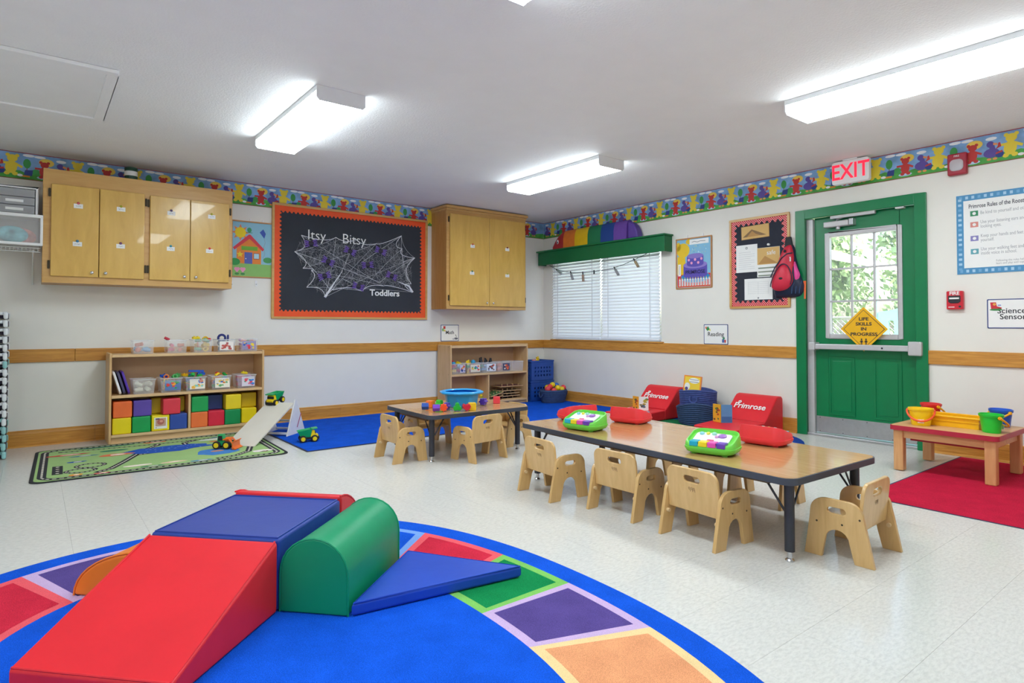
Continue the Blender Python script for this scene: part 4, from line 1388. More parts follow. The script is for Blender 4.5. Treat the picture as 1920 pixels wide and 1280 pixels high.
def band(a0, a1, d0, d1, mat, k=4):
    P = []
    for i in range(k + 1):
        t = R(a0 + (a1 - a0) * i / k)
        P.append((rpoint(t, d0, A_, B_, N_), rpoint(t, d1, A_, B_, N_)))
    for i in range(k):
        o0, i0 = P[i]; o1, i1 = P[i + 1]
        b.add([(o0[0], o0[1], ZR), (o1[0], o1[1], ZR), (i1[0], i1[1], ZR), (i0[0], i0[1], ZR)], [(0, 1, 2, 3)], mat)
for i in range(len(bnd) - 1):
    a0, a1 = bnd[i], bnd[i + 1]
    dk, lt_ = rcm[clr[i]]
    dl = 1.7
    band(a0, a1, 0, .10, c_rug, 6)
    band(a0, a1, .10, .135, lt_, 6)
    band(a0, a0 + dl, .135, .475, lt_, 1); band(a0 + dl, a1 - dl, .135, .475, dk, 5); band(a1 - dl, a1, .135, .475, lt_, 1)
    band(a0, a1, .475, .51, lt_, 6)
for i in range(108):
    t0, t1 = 2 * PI * i / 108, 2 * PI * (i + 1) / 108
    p, q = rpoint(t0, .51, A_, B_, N_), rpoint(t1, .51, A_, B_, N_)
    b.add([(p[0], p[1], ZR), (q[0], q[1], ZR), (0, 0, ZR)], [(0, 1, 2)], c_rug)
b.build('pile', rug)
b = MB()
n = 180
v = [(*rpoint(2 * PI * i / n, 0, A_, B_, N_), ZR) for i in range(n)] + [(*rpoint(2 * PI * i / n, -.006, A_, B_, N_), 0.0005) for i in range(n)]
b.add(v, [(n + i, n + (i + 1) % n, (i + 1) % n, i) for i in range(n)], c_edge)
b.build('binding', rug)

def rect_rug(name, label, x0, x1, y0, y1, mat, h=.008):
    t = thing(name, label, 'rug', ((x0 + x1) / 2, (y0 + y1) / 2, 0))
    w, l = (x1 - x0) / 2, (y1 - y0) / 2
    MB().box(-w, w, -l, l, .0005, h, mat).build('pile', t, bevel=.003)
    MB().prism(rect(-w - .012, -l - .012, w + .012, l + .012), .0005, h - .002, c_edge, holes=[rect(-w, -l, w, l)]).build('binding', t)
    return t
rect_rug('area_carpet', 'bright blue rectangular carpet along the cabinet wall into the corner', -3.905, -.06, -1.642, -.075, c_blue)
rect_rug('red_rug', 'red rectangular rug under the low wooden bucket table', -1.78, -.06, -6.3, -4.91, carpet('carpet_red', '#c4183c'), .004)
rr = thing('oval_rug', 'blue and green oval rug under the red floor seats', 'rug', (-.9, -2.85, 0))
b = MB(); n = 72
pts = [rpoint(2 * PI * i / n, 0, .85, 1.15, 2.5) for i in range(n)]
pin_ = [rpoint(2 * PI * i / n, .16, .85, 1.15, 2.5) for i in range(n)]
b.prism(pts, .0005, .008, carpet('rug_dark_blue', '#1c459c'), holes=[pin_]).build('border_band', rr)
MB().prism(pin_, .0005, .0078, carpet('rug_leaf_green', '#1d7a4a')).build('centre', rr)

# city play mat
cr = thing('play_mat', 'green road map play mat in front of the block shelf', 'play mat', (-4.825, -.985, 0), R(-1.9))
W2, L2 = .805, .62
m_mat = carpet('playmat_green', '#a5c784', .1)
MB().prism(rrect(-W2, -L2, W2, L2, .07), .0005, .006, pm('playmat_black', '#24262c', .9)).build('black_edge', cr)
MB().prism(rrect(-W2 + .022, -L2 + .022, W2 - .022, L2 - .022, .06), .006, .0068, m_mat).build('green_field', cr)
b = MB(); zz = .0072
m_road = pm('playmat_road', '#2a2b31', .9, .08); m_dash = pm('playmat_dash', '#efe9da', .9)
def road(pts, w=.05, dash=.035, closed=False):
    stroke(b, pts, w, zz, m_road, closed)
    # dashes along the centre line
    acc = 0.; nxt = dash
    pp = list(pts) + ([pts[0]] if closed else [])
    for i in range(len(pp) - 1):
        a, c = pp[i], pp[i + 1]
        l = math.hypot(c[0] - a[0], c[1] - a[1])
        while nxt < acc + l:
            t = (nxt - acc) / l
            x, y = a[0] + (c[0] - a[0]) * t, a[1] + (c[1] - a[1]) * t
            ux, uy = (c[0] - a[0]) / l, (c[1] - a[1]) / l
            hw, hl = w * .12, dash * .3
            b.flat([(x - ux * hl - uy * hw, y - uy * hl + ux * hw), (x - ux * hl + uy * hw, y - uy * hl - ux * hw), (x + ux * hl + uy * hw, y + uy * hl - ux * hw), (x + ux * hl - uy * hw, y + uy * hl + ux * hw)], zz + .0002, m_dash)
            nxt += dash
        acc += l
ring = rrect(-W2 + .062, -L2 + .062, W2 - .062, L2 - .062, .09, 7)
road(ring, .05, .04, True)
road([(-.66, .45), (-.3, .42), (.0, .4), (.35, .43), (.6, .46)], .03)
road([(-.45, -.5), (-.36, -.42), (-.27, -.22), (-.18, 0.), (-.1, .2), (.0, .34), (.02, .42)], .05)
road([(-.18, 0.), (.1, .06), (.4, .1), (.55, .02), (.62, -.15), (.56, -.35), (.45, -.46), (.3, -.5)], .05)
road([(.3, .42), (.2, .33), (.2, .2), (.28, .1)], .05)
road(circ(-.47, -.22, .085, 18, .07), .03, .03, True); road(circ(-.53, -.37, .085, 18, .065), .03, .03, True)
stroke(b, [(-.66, -.42), (-.66, -.12)], .06, zz, m_road)
for i in range(4):
    b.flat(circ(-.66, -.38 + i * .075, .012, 6), zz + .0002, m_dash)
def blob(cx, cy, rx, ry, seed, k=.25, n=16, st=None):
    rnd_ = random.Random(seed)
    return [(cx + rx * (1 + k * (rnd_.random() - .5)) * math.cos(2 * PI * i / n), cy + ry * (1 + k * (rnd_.random() - .5)) * math.sin(2 * PI * i / n)) for i in range(n)]
pr = lambda h: pm('playmat_' + h.strip('#'), h, .9, .1, 30)
b.flat(blob(.08, .14, .3, .13, 3, .5, 22), zz + .0004, pr('#0f52b8'))
for i in range(30):
    rnd_ = random.Random(i); b.flat(circ(.08 + rnd_.uniform(-.22, .22), .14 + rnd_.uniform(-.08, .08), .006, 5), zz + .0006, pr('#8fb4ea'))
b.flat(blob(.36, -.22, .17, .13, 8, .35), zz + .0004, pr('#3f80c8')); b.flat(circ(.36, -.2, .05, 10, .03), zz + .0006, pr('#c9876a'))
b.flat(blob(-.35, .51, .2, .028, 5, .2), zz + .0004, pr('#2f7a5c')); b.flat(blob(-.3, .3, .1, .035, 9, .2), zz + .0004, pr('#2f8060'))
for cx, cy, rx, ry, h in ((-.6, .3, .14, .03, '#cf4a3c'), (-.5, .19, .09, .022, '#3f7a9c'), (-.3, .1, .12, .05, '#e07a50'), (.0, .5, .1, .03, '#e0703c'), (.5, .25, .13, .03, '#e07840'),
                          (-.55, -.03, .06, .025, '#2f5fb0'), (-.2, -.42, .1, .03, '#efe0d0'), (.02, -.44, .09, .025, '#e9c8a8'), (.65, -.4, .08, .045, '#f2e6e2'), (.66, -.42, .03, .03, '#cf3f44'), (-.12, -.5, .08, .02, '#2f7a5c'), (-.56, -.5, .04, .028, '#ef8f2c'), (-.42, -.54, .05, .022, '#d9484e'), (.5, .45, .08, .02, '#5f7fae'), (.42, .36, .11, .035, '#dfe6ea'), (.2, -.5, .08, .02, '#3f78c0')):
    b.flat(blob(cx, cy, rx, ry, int(cx * 100) + 200, .3, 10), zz + .0008, pr(h))
    b.flat(blob(cx + rx * .1, cy, rx * .45, ry * .5, int(cy * 100) + 300, .3, 8), zz + .001, pr('#f2e9dc'))
b.build('road_map_print', cr)

# ------------------------------------------------------------------ soft play blocks
ZR0 = ZR + .0008
def vinyl(n, h):
    return pm('vinyl_' + n, h, .42, .05, 5, .25, 14, spec=.3)
v_red, v_blue, v_green, v_orange, v_blue2 = vinyl('red', '#de2832'), vinyl('blue', '#2a4296'), vinyl('green', '#0a8f60'), vinyl('orange', '#f0812c'), vinyl('royal_blue', '#1f49b4')
th = R(43)                      # direction of the block row
e2 = Vector((math.cos(th), math.sin(th), 0)); e1 = Vector((e2.y, -e2.x, 0))
P0 = Vector((-4.958, -4.305, ZR0))       # front right bottom corner of the blue box
S_, HB = .498, .247
def seam(parent, pts, mat, r=.0035, closed=False):
    return MB().tube(pts, r, mat, n=6, closed=closed).build('seam', parent)
# local frame: x along e1 reversed (to the left), y along e2 (away)
sb_rot = th - PI / 2
o = thing('soft_block', 'square blue vinyl soft block in the middle of the climber', 'soft block', tuple(P0), sb_rot)
MB().box(-S_, 0, 0, S_, 0, HB, v_blue).build('foam_body', o, bevel=.012, seg=3, smooth=50)
seam(o, [(-S_ + .012, .012, HB + .001), (-.012, .012, HB + .001), (-.012, S_ - .012, HB + .001), (-S_ + .012, S_ - .012, HB + .001)], v_blue, .0035, True)
o = thing('soft_wedge', 'red vinyl soft ramp wedge in the foreground', 'soft wedge', tuple(P0 - e2 * .004), sb_rot)
LW = .525
Tm = Matrix(((0, 0, 1, 0), (1, 0, 0, 0), (0, 1, 0, 0), (0, 0, 0, 1)))     # prism xy -> yz, extruded along x
MB().prism([(0, 0), (0, HB - .004), (-LW, .048), (-LW, 0)], -S_, 0, v_red, T=Tm).build('foam_body', o, bevel=.011, seg=3, smooth=50)
for x in (-S_ + .008, -.008):
    seam(o, [(x, -.008, HB - .004), (x, -LW + .01, .048)], v_red)
seam(o, [(-S_ + .008, -LW + .006, .05), (-.008, -LW + .006, .05)], v_red)
def arch(w, h, n=14):
    r = w / 2
    return [(0, 0), (w, 0)] + [(r + r * math.cos(PI * i / n), h - r + r * math.sin(PI * i / n)) for i in range(n + 1)]
Ty = Matrix(((1, 0, 0, 0), (0, 0, 1, 0), (0, 1, 0, 0), (0, 0, 0, 1)))      # prism xy -> xz, extruded along y
def soft_arch(label, loc, l, mat, w=.25, h=.255):
    o = thing('soft_arch', label, 'soft block', loc, sb_rot)
    bb_ = MB().prism(arch(w, h), 0, l, mat, T=Ty)
    me = bb_.build('foam_body', o, bevel=.007, seg=2, smooth=50)
    bm = bmesh.new(); bm.from_mesh(me.data); bmesh.ops.recalc_face_normals(bm, faces=bm.faces); bm.to_mesh(me.data); bm.free()
    for y in (.004, l - .004):
        seam(o, [(p[0], y, p[1]) for p in arch(w, h)[1:]] + [(0, y, 0)], mat, .004)
    return o
soft_arch('green vinyl soft half-round block leaning beside the blue block', tuple(P0 + e1 * .004), .517, v_green)
o = thing('soft_quarter', 'orange vinyl soft quarter-round block mostly hidden behind the red ramp', 'soft block', tuple(P0 - e1 * (S_ + .004)), sb_rot)
prof = [(0, 0)] + [(-.31 * math.cos(PI / 2 * i / 10), .172 * math.sin(PI / 2 * i / 10)) for i in range(11)]
fb = MB().prism(prof, 0, S_, v_orange, T=Ty).build('foam_body', o, bevel=.012, seg=3, smooth=50)
bm = bmesh.new(); bm.from_mesh(fb.data); bmesh.ops.recalc_face_normals(bm, faces=bm.faces); bm.to_mesh(fb.data); bm.free()
for y in (.004, S_ - .004):
    seam(o, [(p[0], y, p[1]) for p in prof[1:]], v_orange, .004)
o = thing('soft_quarter', 'red vinyl soft quarter-round block behind the blue block', 'soft block', tuple(P0 + e2 * (S_ + .004)), sb_rot)
RQ = .235
prof = [(0, 0)] + [(RQ * math.cos(PI / 2 * i / 10) , (HB + .012) * math.sin(PI / 2 * i / 10)) for i in range(11)]
MB().prism(prof, -S_, 0, v_red, T=Tm).build('foam_body', o, bevel=.012, seg=3, smooth=50)
for x in (-S_ + .004, -.004):
    seam(o, [(x, p[0], p[1]) for p in prof[1:]], v_red, .004)
o = thing('soft_triangle', 'flat blue vinyl triangle mat beside the green block', 'soft mat', (-4.783, -4.499, ZR0))
tri = [(0.004, -.004), (.674, -.103), (.398, .326)]
MB().prism(tri, 0, .046, v_blue2).build('foam_body', o, bevel=.012, seg=3, smooth=50)
seam(o, [(p[0] * .97 + .01, p[1] * .97, .045) for p in tri], v_blue2, .003, True)

# ------------------------------------------------------------------ toddler chairs
def side_outline():
    p = [(-.145, 0), (-.068, 0)]
    for i in range(9):          # arch
        t = PI - PI * i / 8
        p.append((.002 + .050 * math.cos(t), .078 + .05 * math.sin(t)))
    p += [(.066, 0), (.14, 0), (.128, .08), (.116, .17)]
    for i in range(7):
        t = PI / 2 * i / 6
        p.append((.052 + .062 * math.cos(t), .193 + .062 * math.sin(t)))
    for i in range(7):
        t = PI / 2 + PI / 2 * i / 6
        p.append((-.042 + .062 * math.cos(t), .193 + .062 * math.sin(t)))
    p += [(-.114, .15)]
    return p
CW = .164
def make_chair():
    t = thing('toddler_chair', 'chair', 'chair', (0, 0, 0), 0, 'toddler chairs')
    Txz = Matrix(((1, 0, 0, 0), (0, 0, 1, 0), (0, 1, 0, 0), (0, 0, 0, 1)))
    slot = stadium(.004, .208, .078, .027)
    for s_ in (-1, 1):
        y0 = s_ * CW - (.018 if s_ > 0 else 0)
        b = MB().prism(side_outline(), y0, y0 + .018, m_chair, holes=[slot], T=Txz)
        o = b.build('side_panel', t, bevel=.0045, seg=2, smooth=50)
        bm = bmesh.new(); bm.from_mesh(o.data); bmesh.ops.recalc_face_normals(bm, faces=bm.faces); bm.to_mesh(o.data); bm.free()
        for x, z in ((.085, .15), (-.09, .19), (-.02, .155)):
            MB().cyl((x, s_ * (CW + .0006), z), (x, s_ * (CW - .003), z), .0045, m_bronze, n=8).build('screw', o)
    wi = CW - .0185
    out = [(-wi, .0)] + [(wi, .0)] + [(wi - .045 + .045 * math.cos(PI / 2 * i / 6), .16 + .045 * math.sin(PI / 2 * i / 6)) for i in range(7)] + \
          [(-wi + .045 + .045 * math.cos(PI / 2 + PI / 2 * i / 6), .16 + .045 * math.sin(PI / 2 + PI / 2 * i / 6)) for i in range(7)]
    Tb = Matrix.Translation((-.078, 0, .132)) @ Matrix.Rotation(R(-6), 4, 'Y') @ Matrix(((0, 0, 1, 0), (1, 0, 0, 0), (0, 1, 0, 0), (0, 0, 0, 1)))
    bk = MB().prism(out, -.008, .008, m_chair, holes=[stadium(0, .155, .092, .03)], T=Tb).build('backrest', t, bevel=.0045, seg=2, smooth=50)
    b = MB()
    mk = pm('burnt_mark', '#7a5a38', .6, .1)
    for x0 in (-.018, -.006, .008):
        v = [(x0, .098), (x0 + .003, .118), (x0 + .01, .116), (x0 + .009, .108), (x0 + .004, .107)]
        L, Rr = ribbon(v, .0028)
        k = len(v)
        b.add([(p[0], p[1], -.0084) for p in L] + [(p[0], p[1], -.0084) for p in Rr], [(i, i + 1, k + i + 1, k + i) for i in range(k - 1)], mk, T=Tb)
    b.build('stamp', bk)
    MB().box(-.082, .108, -wi, wi, .148, .163, m_chair).build('seat', t, bevel=.004, smooth=50)
    for s_ in (-1, 1):
        MB().cyl((-.098, s_ * wi, .112), (-.098, s_ * (wi - .014), .112), .009, m_chairedge, n=12).build('dowel_cap', t)
    return t
CH = make_chair()
CH['label'] = 'light wood toddler chair nearest the viewer on the near side of the long table'
CH.location = (-3.117, -4.755, 0); CH.rotation_euler = (0, 0, R(-3.3))
for loc, rz, lb in [((-3.097, -4.248, 0), R(1), 'light wood toddler chair in the middle of the near side of the long table'),
                    ((-3.175, -3.735, 0), R(-4), 'light wood toddler chair at the far end of the near side of the long table'),
                    ((-2.76, -5.268, 0), R(92), 'light wood toddler chair at the end of the long table facing its short side'),
                    ((-2.37, -3.73, 0), R(182), 'toddler chair on the far side of the long table, nearest the small table'),
                    ((-2.33, -4.215, 0), R(179), 'toddler chair in the middle of the far side of the long table'),
                    ((-2.31, -4.60, 0), R(181), 'toddler chair on the far side of the long table, nearest the green door'),
                    ((-3.44, -2.317, 0), R(-1), 'light wood toddler chair at the left end of the small table'),
                    ((-2.963, -2.665, 0), R(96.6), 'light wood toddler chair on the near side of the small table'),
                    ((-2.425, -2.33, 0), R(178), 'light wood toddler chair at the right end of the small table'),
                    ((-2.985, -1.925, 0), R(-88), 'light wood toddler chair on the far side of the small table, by the blue carpet')]:
    dup(CH, loc, rz, lb)

# ------------------------------------------------------------------ activity tables
def table(label, loc, rz, w, l, h, lam, legs, inset=(.1, .07)):
    t = thing('activity_table', label, 'table', loc, rz)
    th_ = .03
    o1 = rrect(-w / 2, -l / 2, w / 2, l / 2, .06, 6)
    i1 = rrect(-w / 2 + .006, -l / 2 + .006, w / 2 - .006, l / 2 - .006, .055, 6)
    MB().prism(i1, h - th_ + .004, h, lam).build('tabletop', t)
    MB().prism(o1, h - th_, h - .0006, m_band, holes=[i1]).build('edge_band', t, bevel=.003, smooth=40)
    MB().prism(i1, h - th_, h - th_ + .003, pm('table_underside', '#7a6148', .7)).build('underside', t)
    m_ap = pm('brown_apron', '#6b5138', .6, .1)
    for s_ in (-1, 1):
        MB().box(s_ * (w / 2 - inset[0]) - .009, s_ * (w / 2 - inset[0]) + .009, -l / 2 + .16, l / 2 - .16, h - th_ - .03, h - th_, m_ap).build('apron', t)
    for sx in (-1, 1):
        for sy in (-1, 1):
            x, y = sx * (w / 2 - inset[0]), sy * (l / 2 - inset[1])
            g = MB().cyl((x, y, .042), (x, y, h - th_), .021, m_dark, n=16).build('leg', t, smooth=40)
            MB().cyl((x, y, .014), (x, y, .044), .011, m_chrome, n=12).build('leg_insert', g, smooth=40)
            MB().lathe([(0, .0005), (.017, .0005), (.019, .005), (.013, .012), (.008, .015), (0, .015)], m_chrome, 14, cx=x, cy=y).build('glide', g, smooth=40)
            MB().tube([(x, y - sy * .015, h - .17), (x, y - sy * .12, h - th_)], .005, m_dark, n=6).build('brace', t)
            MB().tube([(x - sx * .015, y, h - .17), (x - sx * .11, y, h - th_)], .005, m_dark, n=6).build('brace', t)
    return t
table('long wood laminate table with dark edge carrying the toy pianos', (-2.768, -4.30, 0), R(-1.8), .785, 1.86, .37, m_lam, 4)
table('small wood laminate table with dark edge carrying the blue tub', (-2.915, -2.29, 0), R(-1.5), .92, .76, .352, m_lam_x, 4, inset=(.065, .095))

# ------------------------------------------------------------------ toy pianos
m_pgreen, m_pred = paint('#6fd24a', .35), paint('#f03a44', .35)
def piano(label, loc, rz, body, first=None):
    t = thing('toy_piano', label, 'toy piano', loc, rz, 'toy pianos on the long table')
    w, d = .125, .095
    # boat-shaped base with a belt, then a shell that rises towards the back; keys face -y
    def ring(k, zf, zb_):
        o_ = rrect(-w * k, -d * k, w * k, d * k, .05 * k, 6)
        return [(p[0], p[1], zf + (zb_ - zf) * (p[1] + d) / (2 * d)) for p in o_]
    rb_ = [ring(.80, .005, .005), ring(.93, .012, .012), ring(1.0, .028, .028), ring(1.0, .036, .036), ring(.972, .037, .037)]
    rs_ = [ring(.972, .037, .037), ring(.965, .046, .082), ring(.93, .05, .106), ring(.88, .051, .108), ring(.85, .044, .092)]
    for nm_, rings_ in (('base', rb_), ('shell', rs_)):
        n = len(rings_[0])
        v = [p for r_ in rings_ for p in r_]
        f = [(k * n + i, k * n + (i + 1) % n, (k + 1) * n + (i + 1) % n, (k + 1) * n + i) for k in range(len(rings_) - 1) for i in range(n)]
        f.append(tuple((len(rings_) - 1) * n + i for i in range(n)))
        if nm_ == 'base':
            f.append(tuple(range(n))[::-1])
        MB().add(v, f, body).build(nm_, t, smooth=38)
    MB().prism(rrect(-.088, -.036, .088, .066, .02), .066, .0745, m_white, T=Matrix.Rotation(R(17), 4, 'X')).build('control_panel', t, bevel=.002)
    for i, hx in enumerate(('#1fa9c4', '#f2d81f', '#e04fb0', '#6a3fb0')):
        k = MB().box(-.088 + i * .044 + .001, -.088 + (i + 1) * .044 - .001, -.0955, -.042, .040, .066, paint(hx, .3)).build('key', t, bevel=.004)
    for i, (x, y, r, hx) in enumerate(((-.06, .045, .012, '#8fd0d8'), (-.03, .05, .01, '#e8e04f'), (0, .052, .012, '#9fdcc8'), (.045, .035, .02, '#a06fc0'), (.02, .02, .009, '#d8a0d0'))):
        MB().lathe([(0, .01), (r * .6, .0098), (r, .006), (r, 0)], paint(hx, .3), 12, T=Matrix.Rotation(R(17), 4, 'X') @ Matrix.Translation((x, y, .0745))).build('button', t, smooth=60)
    b = MB(); b.prism(stadium(0, -.016, .036, .015), .072, .0755, C('#d94f7a'), T=Matrix.Rotation(R(17), 4, 'X')); b.build('badge', t)
    for sx in (-1, 1):
        for sy in (-1, 1):
            MB().cyl((sx * .075, sy * .055, 0), (sx * .075, sy * .055, .008), .014, body, n=12).build('foot', t)
    return t
ZT = .3705
piano('green toy piano at the far left of the long table', (-2.975, -3.81, ZT), R(-78), m_pgreen)
piano('green toy piano nearest the viewer on the long table', (-2.97, -4.70, ZT), R(-74), m_pgreen)
piano('red toy piano with its back turned, right of the far green piano', (-2.545, -3.80, ZT), R(102), m_pred)
piano('red toy piano with its back turned, closest to the red floor seat', (-2.54, -4.735, ZT), R(96), m_pred)
piano('red toy piano half hidden behind the far green piano', (-2.74, -3.50, ZT), R(168), m_pred)

# ------------------------------------------------------------------ bucket table by the door
m_beech = wood('beech', '#dfae7a', '#cf9a66', 'y', .4, 4, 12, .02)
m_beechz = wood('beech_leg', '#dca874', '#cd9560', 'z', .4, 4, 12, .02)
m_rim = pm('red_table_rim', '#b3223c', .4, .08)
bt = thing('bucket_table', 'low beech play table with dark red rim right of the door', 'table', (-.633, -5.05, .0042), R(-1))
w, l, h = .305, .31, .31
hole = rrect(-.09, -.2, .09, .2, .01, 3)
MB().prism(rrect(-w + .005, -l + .005, w - .005, l - .005, .025), h - .026, h, m_beech, holes=[hole]).build('tabletop', bt)
MB().prism(rrect(-w, -l, w, l, .03), h - .032, h - .0006, m_rim, holes=[rrect(-w + .005, -l + .005, w - .005, l - .005, .025)]).build('rim', bt, bevel=.003)
for s_ in (-1, 1):
    MB().box(s_ * (w - .045) - .009, s_ * (w - .045) + .009, -l + .06, l - .06, h - .085, h - .032, m_beech).build('apron', bt)
    MB().box(-w + .06, w - .06, s_ * (l - .045) - .009, s_ * (l - .045) + .009, h - .085, h - .032, m_beech).build('apron', bt)
for sx in (-1, 1):
    for sy in (-1, 1):
        x, y = sx * (w - .05), sy * (l - .05)
        MB().box(x - .03, x + .03, y - .03, y + .03, 0, h - .03, m_beechz).build('leg', bt, bevel=.006)
MB().box(-.16, .16, -.23, .23, h - .115, h - .1, m_rim).build('lower_board', bt, bevel=.003)
m_ytray = paint('#f7b80a', .35)
tr = thing('yellow_tray', 'long yellow plastic tray standing in the middle of the bucket table', 'tray', (-.628, -5.0, .216), R(-1))
b = MB()
for q in ((-.088, -.082, -.198, .198, 0, .165), (.082, .088, -.198, .198, 0, .165), (-.082, .082, -.198, -.192, 0, .165), (-.082, .082, .192, .198, 0, .165), (-.082, .082, -.192, .192, 0, .006)):
    b.box(*q, m_ytray)
b.build('bin', tr)
b = MB().prism(rect(-.1, -.208, .1, .208), .16, .172, m_ytray, holes=[rect(-.082, -.192, .082, .192)]); b.build('rim', tr, bevel=.004)
b = MB().prism(rect(-.094, -.203, .094, .203), .135, .142, m_ytray, holes=[rect(-.086, -.197, .086, .197)]); b.build('ridge', tr)
def bucket(label, loc, rz, col, hcol, dy, dz):
    t = thing('toy_bucket', label, 'bucket', loc, rz, 'toy buckets on the bucket table')
    m1, m2 = paint(col, .32), paint(hcol, .32)
    MB().lathe([(0, .0005), (.052, .0005), (.054, .006), (.066, .1), (.07, .1), (.073, .104), (.073, .118), (.07, .119), (.067, .118), (.064, .1), (.05, .01), (0, .01)], m1, 28, sx=1.05, sy=.86).build('pail', t, smooth=40)
    for s_ in (-1, 1):
        MB().cyl((s_ * .074, 0, .1), (s_ * .083, 0, .1), .011, m2, n=12).build('pivot', t)
    pts = []
    for i in range(15):
        a = PI * i / 14
        pts.append((.081 * math.cos(a), -dy * math.sin(a), .1 - dz * math.sin(a)))
    MB().tube(pts, .0068, m2, n=8).build('handle', t, smooth=60)
    MB().box(-.018, .018, -.0605, -.0585, .03, .055, m_paper, T=Matrix.Rotation(R(8), 4, 'X')).build('sticker', t)
    return t
bucket('yellow toy bucket with orange handle at the front of the bucket table', (-.79, -4.885, .3145), R(-72), '#f7cf10', '#f0562a', .074, .064)
bucket('red toy bucket at the back of the bucket table by the door', (-.44, -4.835, .3145), R(52), '#e02f30', '#f5b50f', .085, .055)
bucket('green toy bucket with yellow handle at the near right of the bucket table', (-.765, -5.275, .3145), R(48), '#18c83a', '#f5b50f', .09, .06)
bucket('blue toy bucket with yellow handle at the back right of the bucket table', (-.43, -5.245, .3145), R(-128), '#1a5fd0', '#f5b50f', .09, .055)

# ------------------------------------------------------------------ toy shelves
def shelf(label, x0, x1, yf, yb, h, zm, zb, xd, screws=False):
    cx = (x0 + x1) / 2
    t = thing('toy_shelf', label, 'shelf', (cx, 0, .0085 if screws else 0))
    a, c = x0 - cx, x1 - cx
    for s_, x in ((-1, a), (1, c - .02)):
        o = MB().box(x, x + .02, yf, yb, 0, h, m_maple_z).build('side_panel', t, bevel=.007, seg=3, smooth=50)
        if screws and s_ < 0:
            for y, z in ((yf + .05, h - .025), (yb - .05, h - .025), (yf + .05, zm), (yb - .05, zm)):
                MB().cyl((x - .0005, y, z), (x + .002, y, z), .004, m_bronze, n=8).build('screw', o)
    MB().box(a + .02, c - .02, yb - .012, yb, .03, h - .02, pm('shelf_back_board', '#c7a27c', .5, .04, 4)).build('back_panel', t)
    MB().box(a + .02, c - .02, yf + .004, yb - .012, h - .036, h - .012, m_maple).build('top_board', t, bevel=.003)
    MB().box(a + .02, c - .02, yf + .004, yb - .012, zm - .024, zm, m_maple).build('middle_board', t, bevel=.003)
    MB().box(a + .02, c - .02, yf + .004, yb - .012, zb - .024, zb, m_maple).build('bottom_board', t, bevel=.003)
    MB().box(a + .02, c - .02, yf + .03, yf + .045, 0, zb - .024, m_maple).build('toe_kick', t)
    MB().box(xd - cx - .01, xd - cx + .01, yf + .008, yb - .012, zb, zm - .024, m_maple_z).build('divider', t, bevel=.003)
    return t
S1Z = (.753, .41, .079)
shelf('wide light wood shelf of block cubes and toy bins under the left cabinet', -5.13, -3.872, -.352, -.04, .768, S1Z[1], S1Z[2], -4.517)
shelf('light wood shelf of bins and puzzles in the far corner', -1.742, -.556, -.332, -.03, .762, .41, .06, -1.178, screws=True)

# fabric-covered cubes
def cube(label, x, y, z, hx, s=.138, photo=False, group='soft cubes on the block shelf'):
    t = thing('soft_cube', label, 'cube', (x, y, z), 0, group)
    h = s / 2
    MB().box(-h, h, -h, h, .0004, s, pm('cube_' + hx.strip('#'), hx, .42, .05, 8, .15, 30)).build('foam', t, bevel=.009, seg=3, smooth=50)
    if photo:
        b = MB().box(-.05, .05, -h - .0015, -h - .0002, .02, .118, m_paper); o = b.build('photo_card', t)
        b = MB()
        Tm = Matrix.Translation((0, -h - .0018, 0)) @ Matrix(((1, 0, 0, 0), (0, 0, -1, 0), (0, 1, 0, 0), (0, 0, 0, 1)))
        b.flat(rect(-.04, .042, .04, .112), 0, C('#c9a08a'), T=Tm); b.flat(circ(.0, .08, .028, 14, .026), .0003, C('#b86a5e'), T=Tm)
        b.flat(circ(.005, .085, .014, 10, .01), .0006, C('#e0a08e'), T=Tm); b.flat(rect(-.04, .1, -.01, .112), .0004, C('#5a4a6a'), T=Tm); b.flat(rect(-.04, .028, -.03, .033), .0004, m_ink, T=Tm)
        b.build('photo_print', o)
    return t
zb, yF = S1Z[2], -.272
CB = '#f0d400 #0f9a4c #f0d818 #2a4aa0'.split()
for i, (x, hx, lb) in enumerate([(-5.033, '#f0d60a', 'yellow soft cube at the bottom left of the block shelf'), (-4.889, '#0fa050', 'green soft cube second from the left in the bottom row of the block shelf'),
                                 (-4.744, '#f2dc0c', 'yellow soft cube with a photo card in the bottom row of the block shelf'), (-4.604, '#2f4fa6', 'blue soft cube left of the divider in the bottom row of the block shelf'),
                                 (-4.434, '#f2763a', 'orange soft cube right of the divider in the bottom row of the block shelf'), (-4.292, '#dc2440', 'red soft cube in the bottom row of the block shelf'),
                                 (-4.151, '#0a9050', 'dark green soft cube in the right half of the bottom row of the block shelf'), (-4.0, '#f0d40a', 'yellow soft cube at the bottom right end of the block shelf')]):
    cube(lb, x, yF if i != 7 else -.25, zb, hx, photo=(i == 2))
zt = zb + .139
for x, y, hx, lb in [(-5.028, yF, '#ee6c30', 'orange soft cube in the top row at the left of the block shelf'), (-4.881, yF + .01, '#5c44a4', 'purple soft cube in the top row of the block shelf'),
                     (-4.735, yF + .13, '#d8bc10', 'yellow soft cube set back between the purple and red cubes'), (-4.66, yF - .01, '#e03848', 'red soft cube resting across the photo cube and the blue cube'),
                     (-4.60, yF + .14, '#d8c010', 'yellow soft cube set back behind the red cube at the divider'),
                     (-4.43, yF, '#0f9f50', 'green soft cube in the top row right of the divider'), (-4.29, yF + .09, '#1f3570', 'navy soft cube set back in the top row of the block shelf'),
                     (-4.145, yF + .0, '#ecd020', 'bright yellow soft cube in the top row of the block shelf'), (-3.985, yF + .09, '#c9a80c', 'yellow soft cube set back at the right end of the top row')]:
    cube(lb, x, y, zt, hx)

